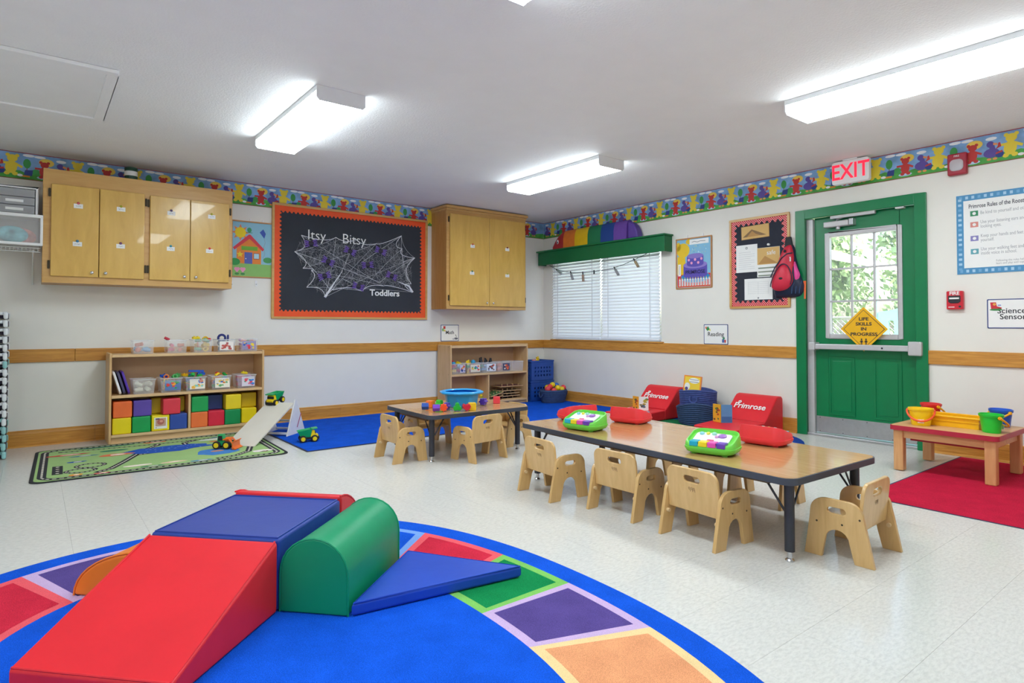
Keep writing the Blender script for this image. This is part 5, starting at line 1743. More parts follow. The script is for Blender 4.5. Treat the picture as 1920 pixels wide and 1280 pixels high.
# clear bins with toys
m_clear = clear('clear_bin_plastic', '#f2f4f8', .17, .12)
m_clear_rim = clear('clear_bin_rim', '#f4f6fa', .42, .15)
def bin_(label, x, y, z, w, d, h, flare=1.1, card=None, group='clear toy bins'):
    t = thing('clear_bin', label, 'bin', (x, y, z + .0006), 0, group)
    a, c = w / 2, d / 2
    b = MB()
    th_ = .0025
    v = []
    for s_, zz in ((1, 0), (flare, h)):
        v += [(-a * s_, -c * s_, zz), (a * s_, -c * s_, zz), (a * s_, c * s_, zz), (-a * s_, c * s_, zz)]
    b.add(v, [(3, 2, 1, 0), (0, 1, 5, 4), (1, 2, 6, 5), (2, 3, 7, 6), (3, 0, 4, 7)], m_clear)
    o = b.build('box', t)
    m = o.modifiers.new('thick', 'SOLIDIFY'); m.thickness = th_; m.offset = -1
    A2, C2 = a * flare, c * flare
    MB().prism(rrect(-A2 - .006, -C2 - .006, A2 + .006, C2 + .006, .012, 3), h - .004, h + .002, m_clear_rim, holes=[rrect(-A2 + .003, -C2 + .003, A2 - .003, C2 - .003, .01, 3)]).build('rim', t)
    if card:
        cx0, cw, base, seed, pal = card
        ry = math.atan2(c * (flare - 1), h)
        Tm = Matrix.Translation((cx0, -c - .002 - c * (flare - 1) * .5, h * .5)) @ Matrix.Rotation(-ry, 4, 'X') @ Matrix(((1, 0, 0, 0), (0, 0, -1, 0), (0, 1, 0, 0), (0, 0, 0, 1)))
        cd = MB().prism(rect(-cw / 2, -h * .36, cw / 2, h * .36), 0, .001, C(base), T=Tm).build('picture_card', t)
        rnd_ = random.Random(seed)
        b = MB()
        for i in range(11):
            r_ = rnd_.uniform(.008, .018)
            b.flat(blob(rnd_.uniform(-cw * .36, cw * .36), rnd_.uniform(-h * .24, h * .24), r_, r_ * rnd_.uniform(.5, 1), i + seed * 7, .5, 7), .0013 + i * .0001, C(rnd_.choice(pal)), T=Tm)
        b.build('card_print', cd)
    return t
def piece_mesh(kind, s, mat):
    b = MB()
    if kind == 'ring':
        b.tube([(s * .74 * math.cos(2 * PI * i / 16), 0, s * .74 * math.sin(2 * PI * i / 16)) for i in range(16)], s * .26, mat, n=7, closed=True)
    elif kind == 'brick':
        b.box(-s, s, -s * .5, s * .5, -s * .35, s * .35, mat)
        for i in (-1, 1):
            b.cyl((i * s * .5, 0, s * .35), (i * s * .5, 0, s * .6), s * .25, mat, n=10)
    elif kind == 'ball':
        b.ball((0, 0, 0), s * .8, mat, 14, 9)
    elif kind == 'log':
        b.cyl((-s, 0, 0), (s, 0, 0), s * .55, mat, n=14)
    elif kind == 'bar':
        b.box(-s * 1.6, s * 1.6, -s * .22, s * .22, -s * .22, s * .22, mat)
    elif kind == 'star':
        b.prism(star(0, 0, s, s * .5, 6), -s * .2, s * .2, mat)
    elif kind == 'fig':
        b.tube([(0, 0, -s), (0, 0, -s * .2), (0, 0, s * .3), (0, 0, s)], [s * .5, s * .4, s * .25, s * .1], mat, n=8)
        b.ball((0, 0, s * .8), s * .3, mat, 8, 6)
    return b.mesh(kind, 45 if kind in ('ball', 'ring', 'log', 'fig') else None)
CN = {'#d8283a': 'red', '#1f58c0': 'blue', '#f0c818': 'yellow', '#1fa848': 'green', '#ee7f2c': 'orange', '#7a4fb0': 'purple', '#f2e6b8': 'cream', '#8ab0d8': 'pale blue', '#e08a72': 'salmon', '#b87ab4': 'mauve', '#e0607a': 'pink', '#1f2a60': 'navy', '#20222a': 'black', '#e8e0c8': 'cream', '#7fb08a': 'sage green', '#58b060': 'leaf green'}
PMESH = {}
def toys(binx, biny, z, w, d, fill, kinds, pal, s, where, n, seed, name='toy_piece', cat='toy'):
    """n loose toys settled in layers inside one bin; each is a thing of its own"""
    rnd_ = random.Random(seed)
    nx = max(1, int((w - .01) / (2.0 * s))); ny = max(1, int((d - .01) / (2.0 * s)))
    per = nx * ny
    slots = [(i, j, k) for k in range(n // per + 1) for j in range(ny) for i in range(nx)][:n]
    for i, j, k in slots:
        hx = rnd_.choice(pal); kind = rnd_.choice(kinds)
        key = (kind, hx, s)
        if key not in PMESH:
            PMESH[key] = piece_mesh(kind, s, paint(hx, .38))
        x = binx + (-w / 2 + w * (i + .5) / nx) + rnd_.uniform(-.15, .15) * s
        y = biny + (-d / 2 + d * (j + .5) / ny) + rnd_.uniform(-.15, .15) * s
        zz_ = z + .005 + s * 1.02 + k * s * 1.5
        o = link(name, PMESH[key], None, (x, y, zz_), (rnd_.uniform(-.5, .5), rnd_.uniform(-.4, .4), rnd_.uniform(0, PI)))
        lx = ['left', 'right'] if nx == 2 else ['left', 'middle', 'right'] if nx == 3 else ['', '', '', '']
        ly = ['front', 'back'] if ny == 2 else ['front', 'centre', 'back'] if ny == 3 else ['', '', '', '']
        lz = ['bottom', 'second', 'third', 'fourth', 'fifth', 'sixth', 'seventh', 'eighth']
        tag(o, ('%s %s, %s %s, %s layer, %s' % (CN[hx], {'fig': 'figure', 'bar': 'stick'}.get(kind, kind), ly[j], lx[i], lz[k], where)).replace('  ', ' '), cat, 'toys in the ' + where)
rainbow = ['#d8283a', '#1f58c0', '#f0c818', '#1fa848', '#ee7f2c']
# top of the block shelf
tz, ty = .757, -.255
bw_ = .148
for i, (x, lb, card) in enumerate([(-4.881, 'clear bin of pale blue and salmon toys, leftmost on top of the block shelf', None),
                                   (-4.622, 'clear bin with pink and cream pieces, second on top of the block shelf', None),
                                   (-4.412, 'clear bin with yellow toys in the middle on top of the block shelf', None),
                                   (-4.212, 'clear bin with a picture of red rings on top of the block shelf', (0, .12, '#efe6e0', 11, ['#c2554e', '#a84848', '#7a4a44', '#d98a80'])),
                                   (-4.012, 'clear bin with a beads picture at the right end on top of the block shelf', (0, .125, '#9a8fb4', 12, ['#f2d03a', '#e0508a', '#2f58b0', '#e8803c', '#58b0d8', '#d83a3a']))]):
    bin_(lb, x, ty, tz, bw_, .17, .115, 1.06, card)
where = ['first bin on block shelf top', 'second bin on block shelf top', 'third bin on block shelf top', 'ring picture bin on block shelf top', 'beads picture bin on block shelf top']
toys(-4.881, ty, tz, .13, .15, 1, ['ball', 'log'], ['#8ab0d8', '#e08a72', '#b87ab4', '#8ab0d8'], .03, where[0], 5, 1)
toys(-4.622, ty, tz, .135, .15, 1, ['log', 'bar'], ['#e0607a', '#f2e6b8', '#e08a72'], .026, where[1], 8, 2)
toys(-4.412, ty, tz, .135, .15, 1, ['brick', 'ring', 'log'], ['#f0c818', '#7fb08a', '#e08a72', '#f0c818'], .026, where[2], 10, 3)
toys(-4.212, ty, tz, .135, .15, 1, ['ring', 'ring'], ['#1f2a60', '#7fb08a', '#8ab0d8'], .028, where[3], 8, 4)
toys(-4.012, ty, tz, .135, .15, 1, ['ball', 'brick'], ['#b87ab4', '#7fb08a', '#e08a72'], .024, where[4], 12, 5)
# toys standing out of the top bins
def loose(kind, hx, s, loc, rot, label, name='toy_piece', cat='toy', group=None):
    o = link(name, piece_mesh(kind, s, paint(hx, .38)), None, loc, rot)
    tag(o, label, cat, group)
loose('log', '#c2243c', .022, (-4.69, ty, tz + .128), (0, .5, 0), 'dark red handle sticking out of the second bin on top of the block shelf')
loose('brick', '#f0d020', .03, (-4.455, ty, tz + .132), (0, 0, .3), 'yellow block on the heap in the middle bin on top of the block shelf')
loose('ring', '#e6b828', .032, (-4.375, ty, tz + .115), (0, 0, .2), 'yellow ring on the heap in the middle bin on top of the block shelf')
loose('ball', '#c8343c', .02, (-4.345, ty - .02, tz + .115), (0, 0, 0), 'red ball on the heap in the middle bin on top of the block shelf')
loose('ring', '#23307a', .042, (-4.235, ty, tz + .128), (0, 0, 0), 'navy ring standing in the ring picture bin')
loose('ring', '#23307a', .034, (-4.18, ty, tz + .128), (0, 0, 1.3), 'navy ring seen edge-on in the ring picture bin')
# middle board of the block shelf
mz = S1Z[1] + .0006
pal_card = ['#e0582c', '#f0c830', '#1f9a48', '#2f68c0', '#d83a3a']
for x, lb, card in [(-4.873, 'clear bin of cream wooden logs on the middle board of the block shelf', None),
                    (-4.665, 'clear bin with a leafy toy picture heaped with blue and green pieces', (.012, .125, '#5a78b0', 21, ['#1f9a48', '#e0503c', '#f0a030', '#d83a3a', '#2fa858'])),
                    (-4.468, 'clear bin with a bricks picture and blue bricks heaped on top', (.012, .125, '#f2eadc', 22, ['#2f68c0', '#f0b040', '#e07a3c', '#8fd0c8', '#f0d060'])),
                    (-4.254, 'clear bin with a triangle bricks picture and a red ball on top', (.008, .125, '#f4ecdc', 23, ['#e0843c', '#2f68c0', '#f0c840', '#6fb070'])),
                    (-4.033, 'clear bin of pink toys at the right end of the middle board', (.015, .115, '#dcd4e0', 24, ['#d8485a', '#2f80d0', '#1f9a58', '#e0708a']))]:
    bin_(lb, x, ty + .002, mz, .15, .17, .125, 1.14, card)
wh = ['cream log bin on the middle board', 'leafy picture bin on the middle board', 'bricks picture bin on the middle board', 'triangle picture bin on the middle board', 'pink toy bin on the middle board']
toys(-4.873, ty, mz, .14, .16, 1, ['log'], ['#e8e0c8'], .03, wh[0], 8, 6, 'wooden_log', 'log')
toys(-4.665, ty, mz, .14, .16, 1, ['star', 'brick', 'ring'], rainbow + ['#58b060'], .024, wh[1], 23, 7)
toys(-4.468, ty, mz, .14, .16, 1, ['brick', 'bar'], rainbow, .024, wh[2], 22, 8)
toys(-4.254, ty, mz, .14, .16, 1, ['brick', 'log'], rainbow, .024, wh[3], 20, 9)
toys(-4.033, ty, mz, .14, .16, 1, ['brick', 'ball'], ['#b87ab4', '#e0607a'], .024, wh[4], 17, 10)
for i, (x, hx, k) in enumerate([(-4.72, '#1f58c0', 'star'), (-4.69, '#1f58c0', 'star'), (-4.63, '#1fa848', 'ring'), (-4.6, '#58b060', 'star')]):
    loose(k, hx, .03, (x, ty - .02 + .02 * (i % 2), mz + .142), (.4 + .3 * i, .2, i), '%s piece on the heap in the leafy picture bin' % ['left blue star', 'second blue star', 'green ring', 'leaf green star'][i], group='pieces heaped on the leafy picture bin')
loose('bar', '#1f58c0', .04, (-4.45, ty, mz + .175), (0, .05, .1), 'long blue brick lying on top of the bricks picture bin')
loose('brick', '#1f58c0', .032, (-4.41, ty, mz + .148), (0, 0, .2), 'blue brick under the long brick in the bricks picture bin')
loose('ball', '#1fc04a', .024, (-4.485, ty - .04, mz + .145), (0, 0, 0), 'green ball on the bricks picture bin')
loose('brick', '#f0b818', .028, (-4.54, ty, mz + .142), (.2, .1, .5), 'amber brick at the left of the bricks picture heap')
loose('ball', '#d8202e', .025, (-4.275, ty - .02, mz + .143), (0, 0, 0), 'red ball on top of the triangle picture bin')
loose('bar', '#ee7f2c', .025, (-4.22, ty, mz + .138), (0, 0, .2), 'orange stick on top of the triangle picture bin')
loose('brick', '#f0d828', .026, (-4.03, ty, mz + .138), (0, .2, .3), 'yellow brick on top of the pink toy bin')
# leaning purple and white trays
m_pl, m_ptray = paint('#efeef2', .4), paint('#5a35b0', .35)
for x, mt, lb, rz in ((-5.085, m_pl, 'white tray leaning at the left end of the middle board', .0), (-5.055, paint('#4a4a70', .4), 'grey blue tray leaning between the white and purple trays', .0), (-5.022, m_ptray, 'purple tray leaning right of the white tray', .0)):
    Tm = Matrix(((0, 0, 1, 0), (1, 0, 0, 0), (0, 1, 0, 0), (0, 0, 0, 1)))
    o = MB().prism(rrect(-.12, 0, .12, .205, .04), -.009, .009, mt, T=Tm).build('leaning_tray', None, (x + .045, -.2, mz + .004), (0, R(-16), 0), bevel=.005)
    tag(o, lb, 'tray')

# ------------------------------------------------------------------ corner shelf contents
cz = .4191
for i, (x, w_, lb, card) in enumerate([(-1.612, .185, 'clear bin with a lime cup at the left on the corner shelf', (.055, .075, '#c8c4d8', 31, ['#d85a3c', '#2f4a8a', '#e8a040'])),
                                       (-1.392, .2, 'clear bin with a toy people picture, second on the corner shelf', (.02, .14, '#e8dcc8', 32, ['#d83a3a', '#2f68b8', '#2fa060', '#f0c040', '#58b8c8'])),
                                       (-1.162, .215, 'clear bin with a toy crab picture in the middle of the corner shelf', (.03, .14, '#e4e8f0', 33, ['#d8583c', '#6a4a4a', '#3a4a7a'])),
                                       (-.93, .205, 'clear bin with a dark figure picture, fourth on the corner shelf', (.035, .11, '#4a4a68', 34, ['#e8703c', '#d84a3c', '#f0e0d0'])),
                                       (-.715, .19, 'empty looking clear bin at the right on the corner shelf', None)]):
    bin_(lb, x, -.205, cz, w_, .2, .125, 1.04, card)
wc = ['lime cup bin on the corner shelf', 'people picture bin on the corner shelf', 'crab picture bin on the corner shelf', 'dark figure bin on the corner shelf']
toys(-1.612, -.205, cz, .165, .18, 1, ['ball', 'log'], ['#58b060', '#8ab0d8', '#d8283a', '#f0c818'], .034, wc[0], 8, 41)
toys(-1.392, -.205, cz, .18, .18, 1, ['fig', 'ball'], ['#f0c818', '#1f58c0', '#1fa848', '#d8283a'], .032, wc[1], 9, 42)
toys(-1.162, -.205, cz, .19, .18, 1, ['log', 'bar'], ['#8ab0d8', '#7fb08a'], .03, wc[2], 10, 43)
toys(-.93, -.205, cz, .18, .18, 1, ['ball', 'log'], ['#8ab0d8', '#e08a72'], .03, wc[3], 8, 44)
for i, (k, hx, x, s, dz, lb) in enumerate([('ring', '#d8283a', -1.665, .04, .13, 'red ring in the lime cup bin'), ('ball', '#1fa0d8', -1.64, .032, .125, 'sky blue ball in the lime cup bin'), ('log', '#f0d020', -1.56, .035, .125, 'yellow cylinder in the lime cup bin'),
                                          ('log', '#f0d020', -1.42, .035, .13, 'yellow cylinder on the people picture bin'), ('ball', '#2fa0d8', -1.35, .035, .135, 'blue ball on the people picture bin')]):
    loose(k, hx, s, (x, -.23, cz + dz), (0, .3, .2 * i), lb)
rnd = random.Random(8)
for i in range(9):
    loose('fig', '#20222a', rnd.uniform(.02, .038), (-1.245 + i * .026, -.22 + .02 * (i % 3), cz + .15), (rnd.uniform(-.4, .4), rnd.uniform(-.5, .5), 0), 'small black figure, %s from the left, sticking out of the crab picture bin' % ['first', 'second', 'third', 'fourth', 'fifth', 'sixth', 'seventh', 'eighth', 'ninth'][i], 'toy_figure', 'toy', 'black figures in the crab picture bin')
# peg puzzles stacked on the bottom board
m_puz = wood('puzzle_ply', '#d8b484', '#c49c68', 'x', .5, 5, 10)
def puzzle(label, loc, rot, hx, w=.3, d=.22, legs=True):
    t = thing('wooden_puzzle', label, 'puzzle', loc, rot, 'wooden puzzles on the corner shelf')
    MB().box(-w / 2, w / 2, -d / 2, d / 2, 0, .009, m_puz).build('board', t, bevel=.002)
    MB().box(-w / 2 + .012, w / 2 - .012, -d / 2 + .012, d / 2 - .012, .009, .011, pm('puzzle_' + hx.strip('#'), hx, .5, .4, 60)).build('picture', t)
    for i in range(4):
        for j in (-1, 1):
            MB().lathe([(0, .032), (.007, .03), (.008, .025), (.004, .02), (.005, .011)], m_puz, 10, cx=-w * .36 + i * w * .24, cy=j * d * .3).build('peg', t, smooth=60)
    return t
zp = .0692
puzzle('dark wooden peg puzzle at the bottom of the stack on the corner shelf', (-.80, -.2, zp), 0, '#4a4038', .34)
puzzle('wooden peg puzzle second in the stack on the corner shelf', (-.82, -.2, zp + .034), R(2), '#5a5048', .3)
puzzle('wooden peg puzzle third in the stack on the corner shelf', (-.83, -.2, zp + .068), R(-2), '#3f4a40', .3)
puzzle('wooden peg puzzle fourth in the stack on the corner shelf', (-.81, -.2, zp + .102), R(1), '#6a5a48', .32)
puzzle('wooden peg puzzle with red pieces on top of the stack', (-.8, -.2, zp + .155), R(-1), '#7a4a48', .36)
puzzle('green edged peg puzzle leaning at the left of the stack', (-1.05, -.22, zp + .068), (0, R(-14), 0), '#4a7a4a', .2)
puzzle('plain peg puzzle leaning under the green edged one', (-1.05, -.22, zp + .028), (0, R(-14), 0), '#6a5a44', .2)
loose('log', '#9ac82c', .035, (-1.25, -.26, zp + .026), (0, 0, .4), 'lime green toy on the bottom board of the corner shelf')
loose('ball', '#f0d828', .022, (-1.25, -.26, zp + .066), (0, 0, 0), 'yellow knob on the lime green toy in the corner shelf')

# ------------------------------------------------------------------ blue crates, ball basket
m_crate = pm('blue_crate', '#1d4a9c', .4, .05)
def crate(label, z, rz):
    t = thing('plastic_crate', label, 'crate', (-.3, -.19, z), rz, 'blue crates in the corner')
    w, d, h = .195, .13, .265
    hl = [circ(x, zz, .014, 10) for x in (-.13, -.078, -.026, .026, .078, .13) for zz in (.07, .12, .17)]
    Tf = Matrix.Translation((0, -d, 0)) @ Matrix(((1, 0, 0, 0), (0, 0, -1, 0), (0, 1, 0, 0), (0, 0, 0, 1)))
    MB().prism(rect(-w, .01, w, h - .02), 0, .005, m_crate, holes=hl, T=Tf).build('front_wall', t)
    Tf2 = Matrix.Translation((0, d - .005, 0)) @ Matrix(((1, 0, 0, 0), (0, 0, -1, 0), (0, 1, 0, 0), (0, 0, 0, 1)))
    MB().prism(rect(-w, .01, w, h - .02), 0, .005, m_crate, holes=hl, T=Tf2).build('back_wall', t)
    hs = [circ(x, zz, .014, 10) for x in (-.08, -.027, .027, .08) for zz in (.07, .12, .17)]
    for s_ in (-1, 1):
        Ts = Matrix.Translation((s_ * (w - .0025) - .0025, 0, 0)) @ Matrix(((0, 0, 1, 0), (1, 0, 0, 0), (0, 1, 0, 0), (0, 0, 0, 1)))
        MB().prism(rect(-d, .01, d, h - .02), 0, .005, m_crate, holes=hs, T=Ts).build('side_wall', t)
    MB().box(-w, w, -d, d, .0005, .01, m_crate).build('floor', t)
    MB().prism(rrect(-w - .012, -d - .012, w + .012, d + .012, .015), h - .02, h, m_crate, holes=[rrect(-w + .006, -d + .006, w - .006, d - .006, .01)]).build('rim', t, bevel=.003)
    MB().prism(rrect(-w - .006, -d - .006, w + .006, d + .006, .012), h - .05, h - .042, m_crate, holes=[rrect(-w + .004, -d + .004, w - .004, d - .004, .01)]).build('rib', t)
    return t
crate('lower blue plastic crate with round holes behind the ball basket', .009, 0)
crate('upper blue plastic crate with round holes, stacked on the lower one', .276, R(1))
loose('star', '#f2cf1a', .045, (-.28, -.2, .548), (PI / 2, .3, .3), 'yellow star toy standing out of the upper blue crate')
loose('brick', '#e8a0a8', .03, (-.34, -.2, .536), (0, 0, .2), 'pink and white block in the upper blue crate')
m_rope = pm('navy_rope', '#31466e', .85, .15, 30, .3, 300)
m_rope2 = pm('indigo_rope', '#3d4d8c', .85, .15, 30, .3, 300)
def basket(label, loc, rb, rt_, h, sx, sy, mat, pitch=.014, sag_=0., handles=True, cat='basket'):
    t = thing('rope_basket', label, cat, loc)
    n = 40
    coils = int(h / pitch)
    prof_o = []
    for k in range(coils):
        z0_ = k * pitch
        r = rb + (rt_ - rb) * (k / coils) ** .7
        for a in (-70, -35, 0, 35, 70):
            prof_o.append((r + pitch * .42 * math.cos(R(a)), z0_ + pitch / 2 + pitch * .5 * math.sin(R(a))))
    def zz(tt, j):
        return 0
    b = MB().lathe([(0, .001), (rb * .97, .001)] + prof_o + [(rt_ - .008, h), (rt_ - .016, h - .01), (rb - .016, .012), (0, .012)], mat, n, sx, sy)
    if sag_:
        b.v = [(x, y, z + sag_ * (z / h) * math.sin(2 * math.atan2(y, x) + .6)) for x, y, z in b.v]
    b.build('coiled_wall', t, smooth=70)
    if handles:
        for s_ in (-1, 1):
            pts = [(s_ * (rt_ * sx + .004 + .018 * math.sin(PI * i / 8)), -.045 + .09 * i / 8, h * .82 - .06 * math.sin(PI * i / 8)) for i in range(9)]
            MB().tube(pts, .007, mat, n=8).build('handle', t, smooth=60)
    return t
basket('low navy rope basket full of play balls in the corner', (-.28, -.515, .0085), .15, .185, .165, 1.08, .8, m_rope)
for i, (x, y, z, hx, lb) in enumerate([(-.40, -.54, .185, '#e84450', 'pink red play ball at the left of the ball basket'), (-.345, -.60, .165, '#ee4a50', 'red play ball low at the front left of the basket'), (-.325, -.50, .205, '#e83a3c', 'red play ball highest at the left of the basket'),
                                       (-.26, -.58, .195, '#f4d010', 'yellow play ball at the front of the basket'), (-.255, -.47, .225, '#f6d818', 'yellow play ball on top of the heap'), (-.21, -.60, .175, '#f0c810', 'yellow play ball low in front of the blue ball'),
                                       (-.185, -.47, .215, '#1f5ab8', 'blue play ball in the basket'), (-.145, -.56, .19, '#e8404a', 'red play ball at the right of the basket'), (-.3, -.42, .19, '#f0c810', 'yellow play ball at the back of the basket'), (-.22, -.53, .15, '#d83a40', 'red play ball deep in the basket'), (-.34, -.48, .14, '#f0d010', 'yellow play ball deep in the basket')]):
    tag(MB().ball((0, 0, 0), .037, paint(hx, .35), 20, 12).build('play_ball', None, (x, y, z), smooth=60), lb, 'ball', 'play balls in the rope basket')

# ------------------------------------------------------------------ reading corner: floor seats, baskets, books
def floor_seat(label, y, rz=0.):
    t = thing('floor_seat', label, 'floor seat', (-.045, y, .0085), rz, 'red foam floor seats')
    w = .215
    Ts = Matrix(((-1, 0, 0, 0), (0, 0, 1, 0), (0, 1, 0, 0), (0, 0, 0, 1)))
    def slab(name, prof):
        o = MB().prism(prof, -w, w, v_red, T=Ts).build(name, t, bevel=.014, seg=3, smooth=50)
        bm = bmesh.new(); bm.from_mesh(o.data); bmesh.ops.recalc_face_normals(bm, faces=bm.faces); bm.to_mesh(o.data); bm.free()
        return o
    slab('back_wedge', [(0, 0), (.34, 0), (.34, .105), (.29, .14), (.13, .30), (.10, .322), (.06, .33), (.02, .325), (0, .305)])
    slab('seat_pad', [(.34, 0), (.80, 0), (.80, .085), (.34, .105)])
    ang = math.atan2(.16, .16)
    Tl = Matrix.Translation((-.215, 0, .226)) @ Matrix.Rotation(R(-90), 4, 'Z') @ Matrix.Rotation(R(45), 4, 'X')
    tx = text('lettering', 'Primrose', .088, m_paper, t, ext=.0006, bold=.0015)
    tx.data.transform(Tl)
    b = MB()
    for i in range(5):
        a = 2 * PI * i / 5
        b.flat(circ(-.12 + .012 * math.cos(a), .045 + .012 * math.sin(a), .0075, 8), .001, m_paper, T=Tl)
    b.build('flower_mark', t)
    seam(t, [(-.335, -w + .01, .112), (-.335, w - .01, .112)], v_red, .003)
    return t
floor_seat('red foam floor seat left of the rope baskets', -2.175)
floor_seat('red foam floor seat nearest the green door frame', -3.283)
basket('large slouching navy rope basket between the red floor seats', (-.29, -2.745, .0085), .195, .225, .2, .95, 1.02, m_rope, .018, sag_=.03, handles=False)
basket('tall indigo rope basket standing inside the slouching navy basket', (-.27, -2.715, .024), .165, .185, .325, .9, 1.02, m_rope2, .018, sag_=.012, handles=False)
# its visible loop handle
h_ = MB().tube([(-.165 - .012, -.10 + .0, .27), (-.185, -.10, .235), (-.19, -.075, .21), (-.19, -.05, .205), (-.19, -.025, .215), (-.185, -.01, .24), (-.175, -.01, .275)], .009, m_rope2, n=8)
bk_ = [o for o in bpy.data.objects if o.get('label', '').startswith('tall indigo')][0]
h_.build('loop_handle', bk_, (.0, -.02, 0), smooth=60)
def book(label, loc, rot, w, h, d, cover, marks, pages=True):
    t = thing('picture_book', label, 'book', loc, rot)
    MB().box(-w / 2, w / 2, 0, h, -d / 2, -d / 2 + .003, cover).build('back_cover', t)
    MB().box(-w / 2, w / 2, 0, h, d / 2 - .003, d / 2, cover).build('front_cover', t)
    MB().box(-w / 2 + .003, w / 2 - .004, .003, h - .003, -d / 2 + .003, d / 2 - .003, m_paper).build('pages', t)
    b = MB(); marks(b, w, h, d / 2 + .0004); b.build('cover_print', t)
    return t
def m_orangeb(b, w, h, z):
    b.flat(rect(-w / 2 + .012, .01, w / 2 - .012, h - .012), z, C('#f4cf3c'))
    b.flat(circ(.02, h * .78, w * .3, 16, h * .13), z + .0004, m_paper)
    for i in range(2):
        stroke(b, [(-.03, h * (.82 - .1 * i)), (.07, h * (.82 - .1 * i))], .006, z + .0008, m_grey_ink)
    b.flat(circ(-w * .27, h * .5, w * .16, 14, h * .17), z + .0004, C('#f0f0ea')); b.flat(circ(-w * .3, h * .4, .018, 10), z + .0008, C('#5a4a8a'))
book('orange edged yellow picture book standing up in the tall rope basket', (-.33, -2.675, .265), (R(83), R(3), R(-84)), .195, .225, .016, C('#ee8a2c'), m_orangeb)
def m_zebra(b, w, h, z):
    rnd_ = random.Random(2)
    b.flat(rect(-w / 2 + .003, .004, w / 2 - .003, h - .004), z, m_paper)
    for i in range(9):
        b.flat(blob(rnd_.uniform(-w * .35, w * .35), rnd_.uniform(h * .15, h * .85), .018, .012, i, .6, 7), z + .0002 + i * .0001, C(rnd_.choice(['#4a4a3c', '#8a8a58', '#c0a83c', '#5a6a7a'])))
def m_tiger(b, w, h, z):
    rnd_ = random.Random(5)
    b.flat(rect(-w / 2 + .003, .004, w / 2 - .003, h - .004), z, C('#e8a828'))
    for i in range(9):
        b.flat(blob(rnd_.uniform(-w * .35, w * .35), rnd_.uniform(h * .15, h * .85), .014, .01, i, .6, 7), z + .0002 + i * .0001, C(rnd_.choice(['#6a4a28', '#c0442c', '#f0d060', '#4a7a3c'])))
def m_bluep(b, w, h, z):
    b.flat(rect(-w / 2 + .003, .004, w / 2 - .003, h - .004), z, C('#5f93c4')); b.flat(rect(-w / 2 + .003, .004, w / 2 - .003, h * .35), z + .0003, C('#3f6fa8'))
def open_book(label, loc, rz, w, h, m1, c1, m2, c2):
    t = thing('picture_book', label, 'book', loc, rz)
    for s_, mk, cv in ((-1, m1, c1), (1, m2, c2)):
        Tm = Matrix.Rotation(R(32 * s_), 4, 'Z') @ Matrix.Translation((s_ * w / 2, 0, 0)) @ Matrix.Rotation(PI / 2, 4, 'X')
        MB().box(-w / 2, w / 2, 0, h, -.006, .006, C(cv), T=Tm).build('page_block', t)
        b = MB(); mk(b, w, h, .0066)
        b.v = [tuple(Tm @ Vector(p)) for p in b.v]
        b.build('page_print', t)
    return t
open_book('open board book with animal pictures standing on the left red floor seat', (-.585, -2.205, .106), R(-72), .10, .145, m_tiger, '#e8a828', m_zebra, '#f0f0ec')
open_book('open board book with orange and blue covers standing on the right red floor seat', (-.62, -3.21, .106), R(-72), .10, .165, m_tiger, '#e8a828', m_bluep, '#5f93c4')

# ------------------------------------------------------------------ ramp and toy trucks
m_ply = pm('pale_ramp_board', '#dcd6ca', .4, .03, 6)
m_rside = pm('white_ramp_panel', '#e4e2e0', .35, .02)
rp_ = thing('toy_ramp', 'pale board toy car ramp on a white triangular stand', 'ramp', (-3.86, -.735, .0075), R(41))
# local x: along the slope (down = -x), y: across
RH, RL, RWd = .285, .62, .135
b = MB()
Tr = Matrix(((1, 0, 0, 0), (0, 0, 1, 0), (0, 1, 0, 0), (0, 0, 0, 1)))
b.prism([(-RL + .06, .002), (-RL + .075, .0), (.05, RH - .012), (.05, RH), (.04, RH)], -RWd, RWd, m_ply, T=Tr)
o = b.build('slope_board', rp_)
bm = bmesh.new(); bm.from_mesh(o.data); bmesh.ops.recalc_face_normals(bm, faces=bm.faces); bm.to_mesh(o.data); bm.free()
for s_ in (-1, 1):
    y0 = s_ * (RWd + .002) - (.012 if s_ < 0 else 0)
    MB().prism([(-.09, 0), (.22, 0), (.07, RH + .03), (.045, RH + .03)], y0, y0 + .012, m_rside, T=Tr).build('triangle_panel', rp_, bevel=.002)
MB().box(.05, .07, -RWd, RWd, RH - .03, RH - .01, m_ply).build('top_rail', rp_)
for x, z in ((.2, .012), (-.06, .012), (.12, .1)):
    MB().box(x - .008, x + .008, -RWd, RWd, z, z + .018, m_rside).build('cross_bar', rp_)
Tq = Matrix.Translation((.11, -RWd - .0145, .12)) @ Matrix.Rotation(R(-62), 4, 'Y') @ Matrix.Rotation(PI / 2, 4, 'X')
MB().box(-.07, .07, -.006, .006, 0, .0006, C('#b0486a'), T=Tq).build('side_stripe', rp_)

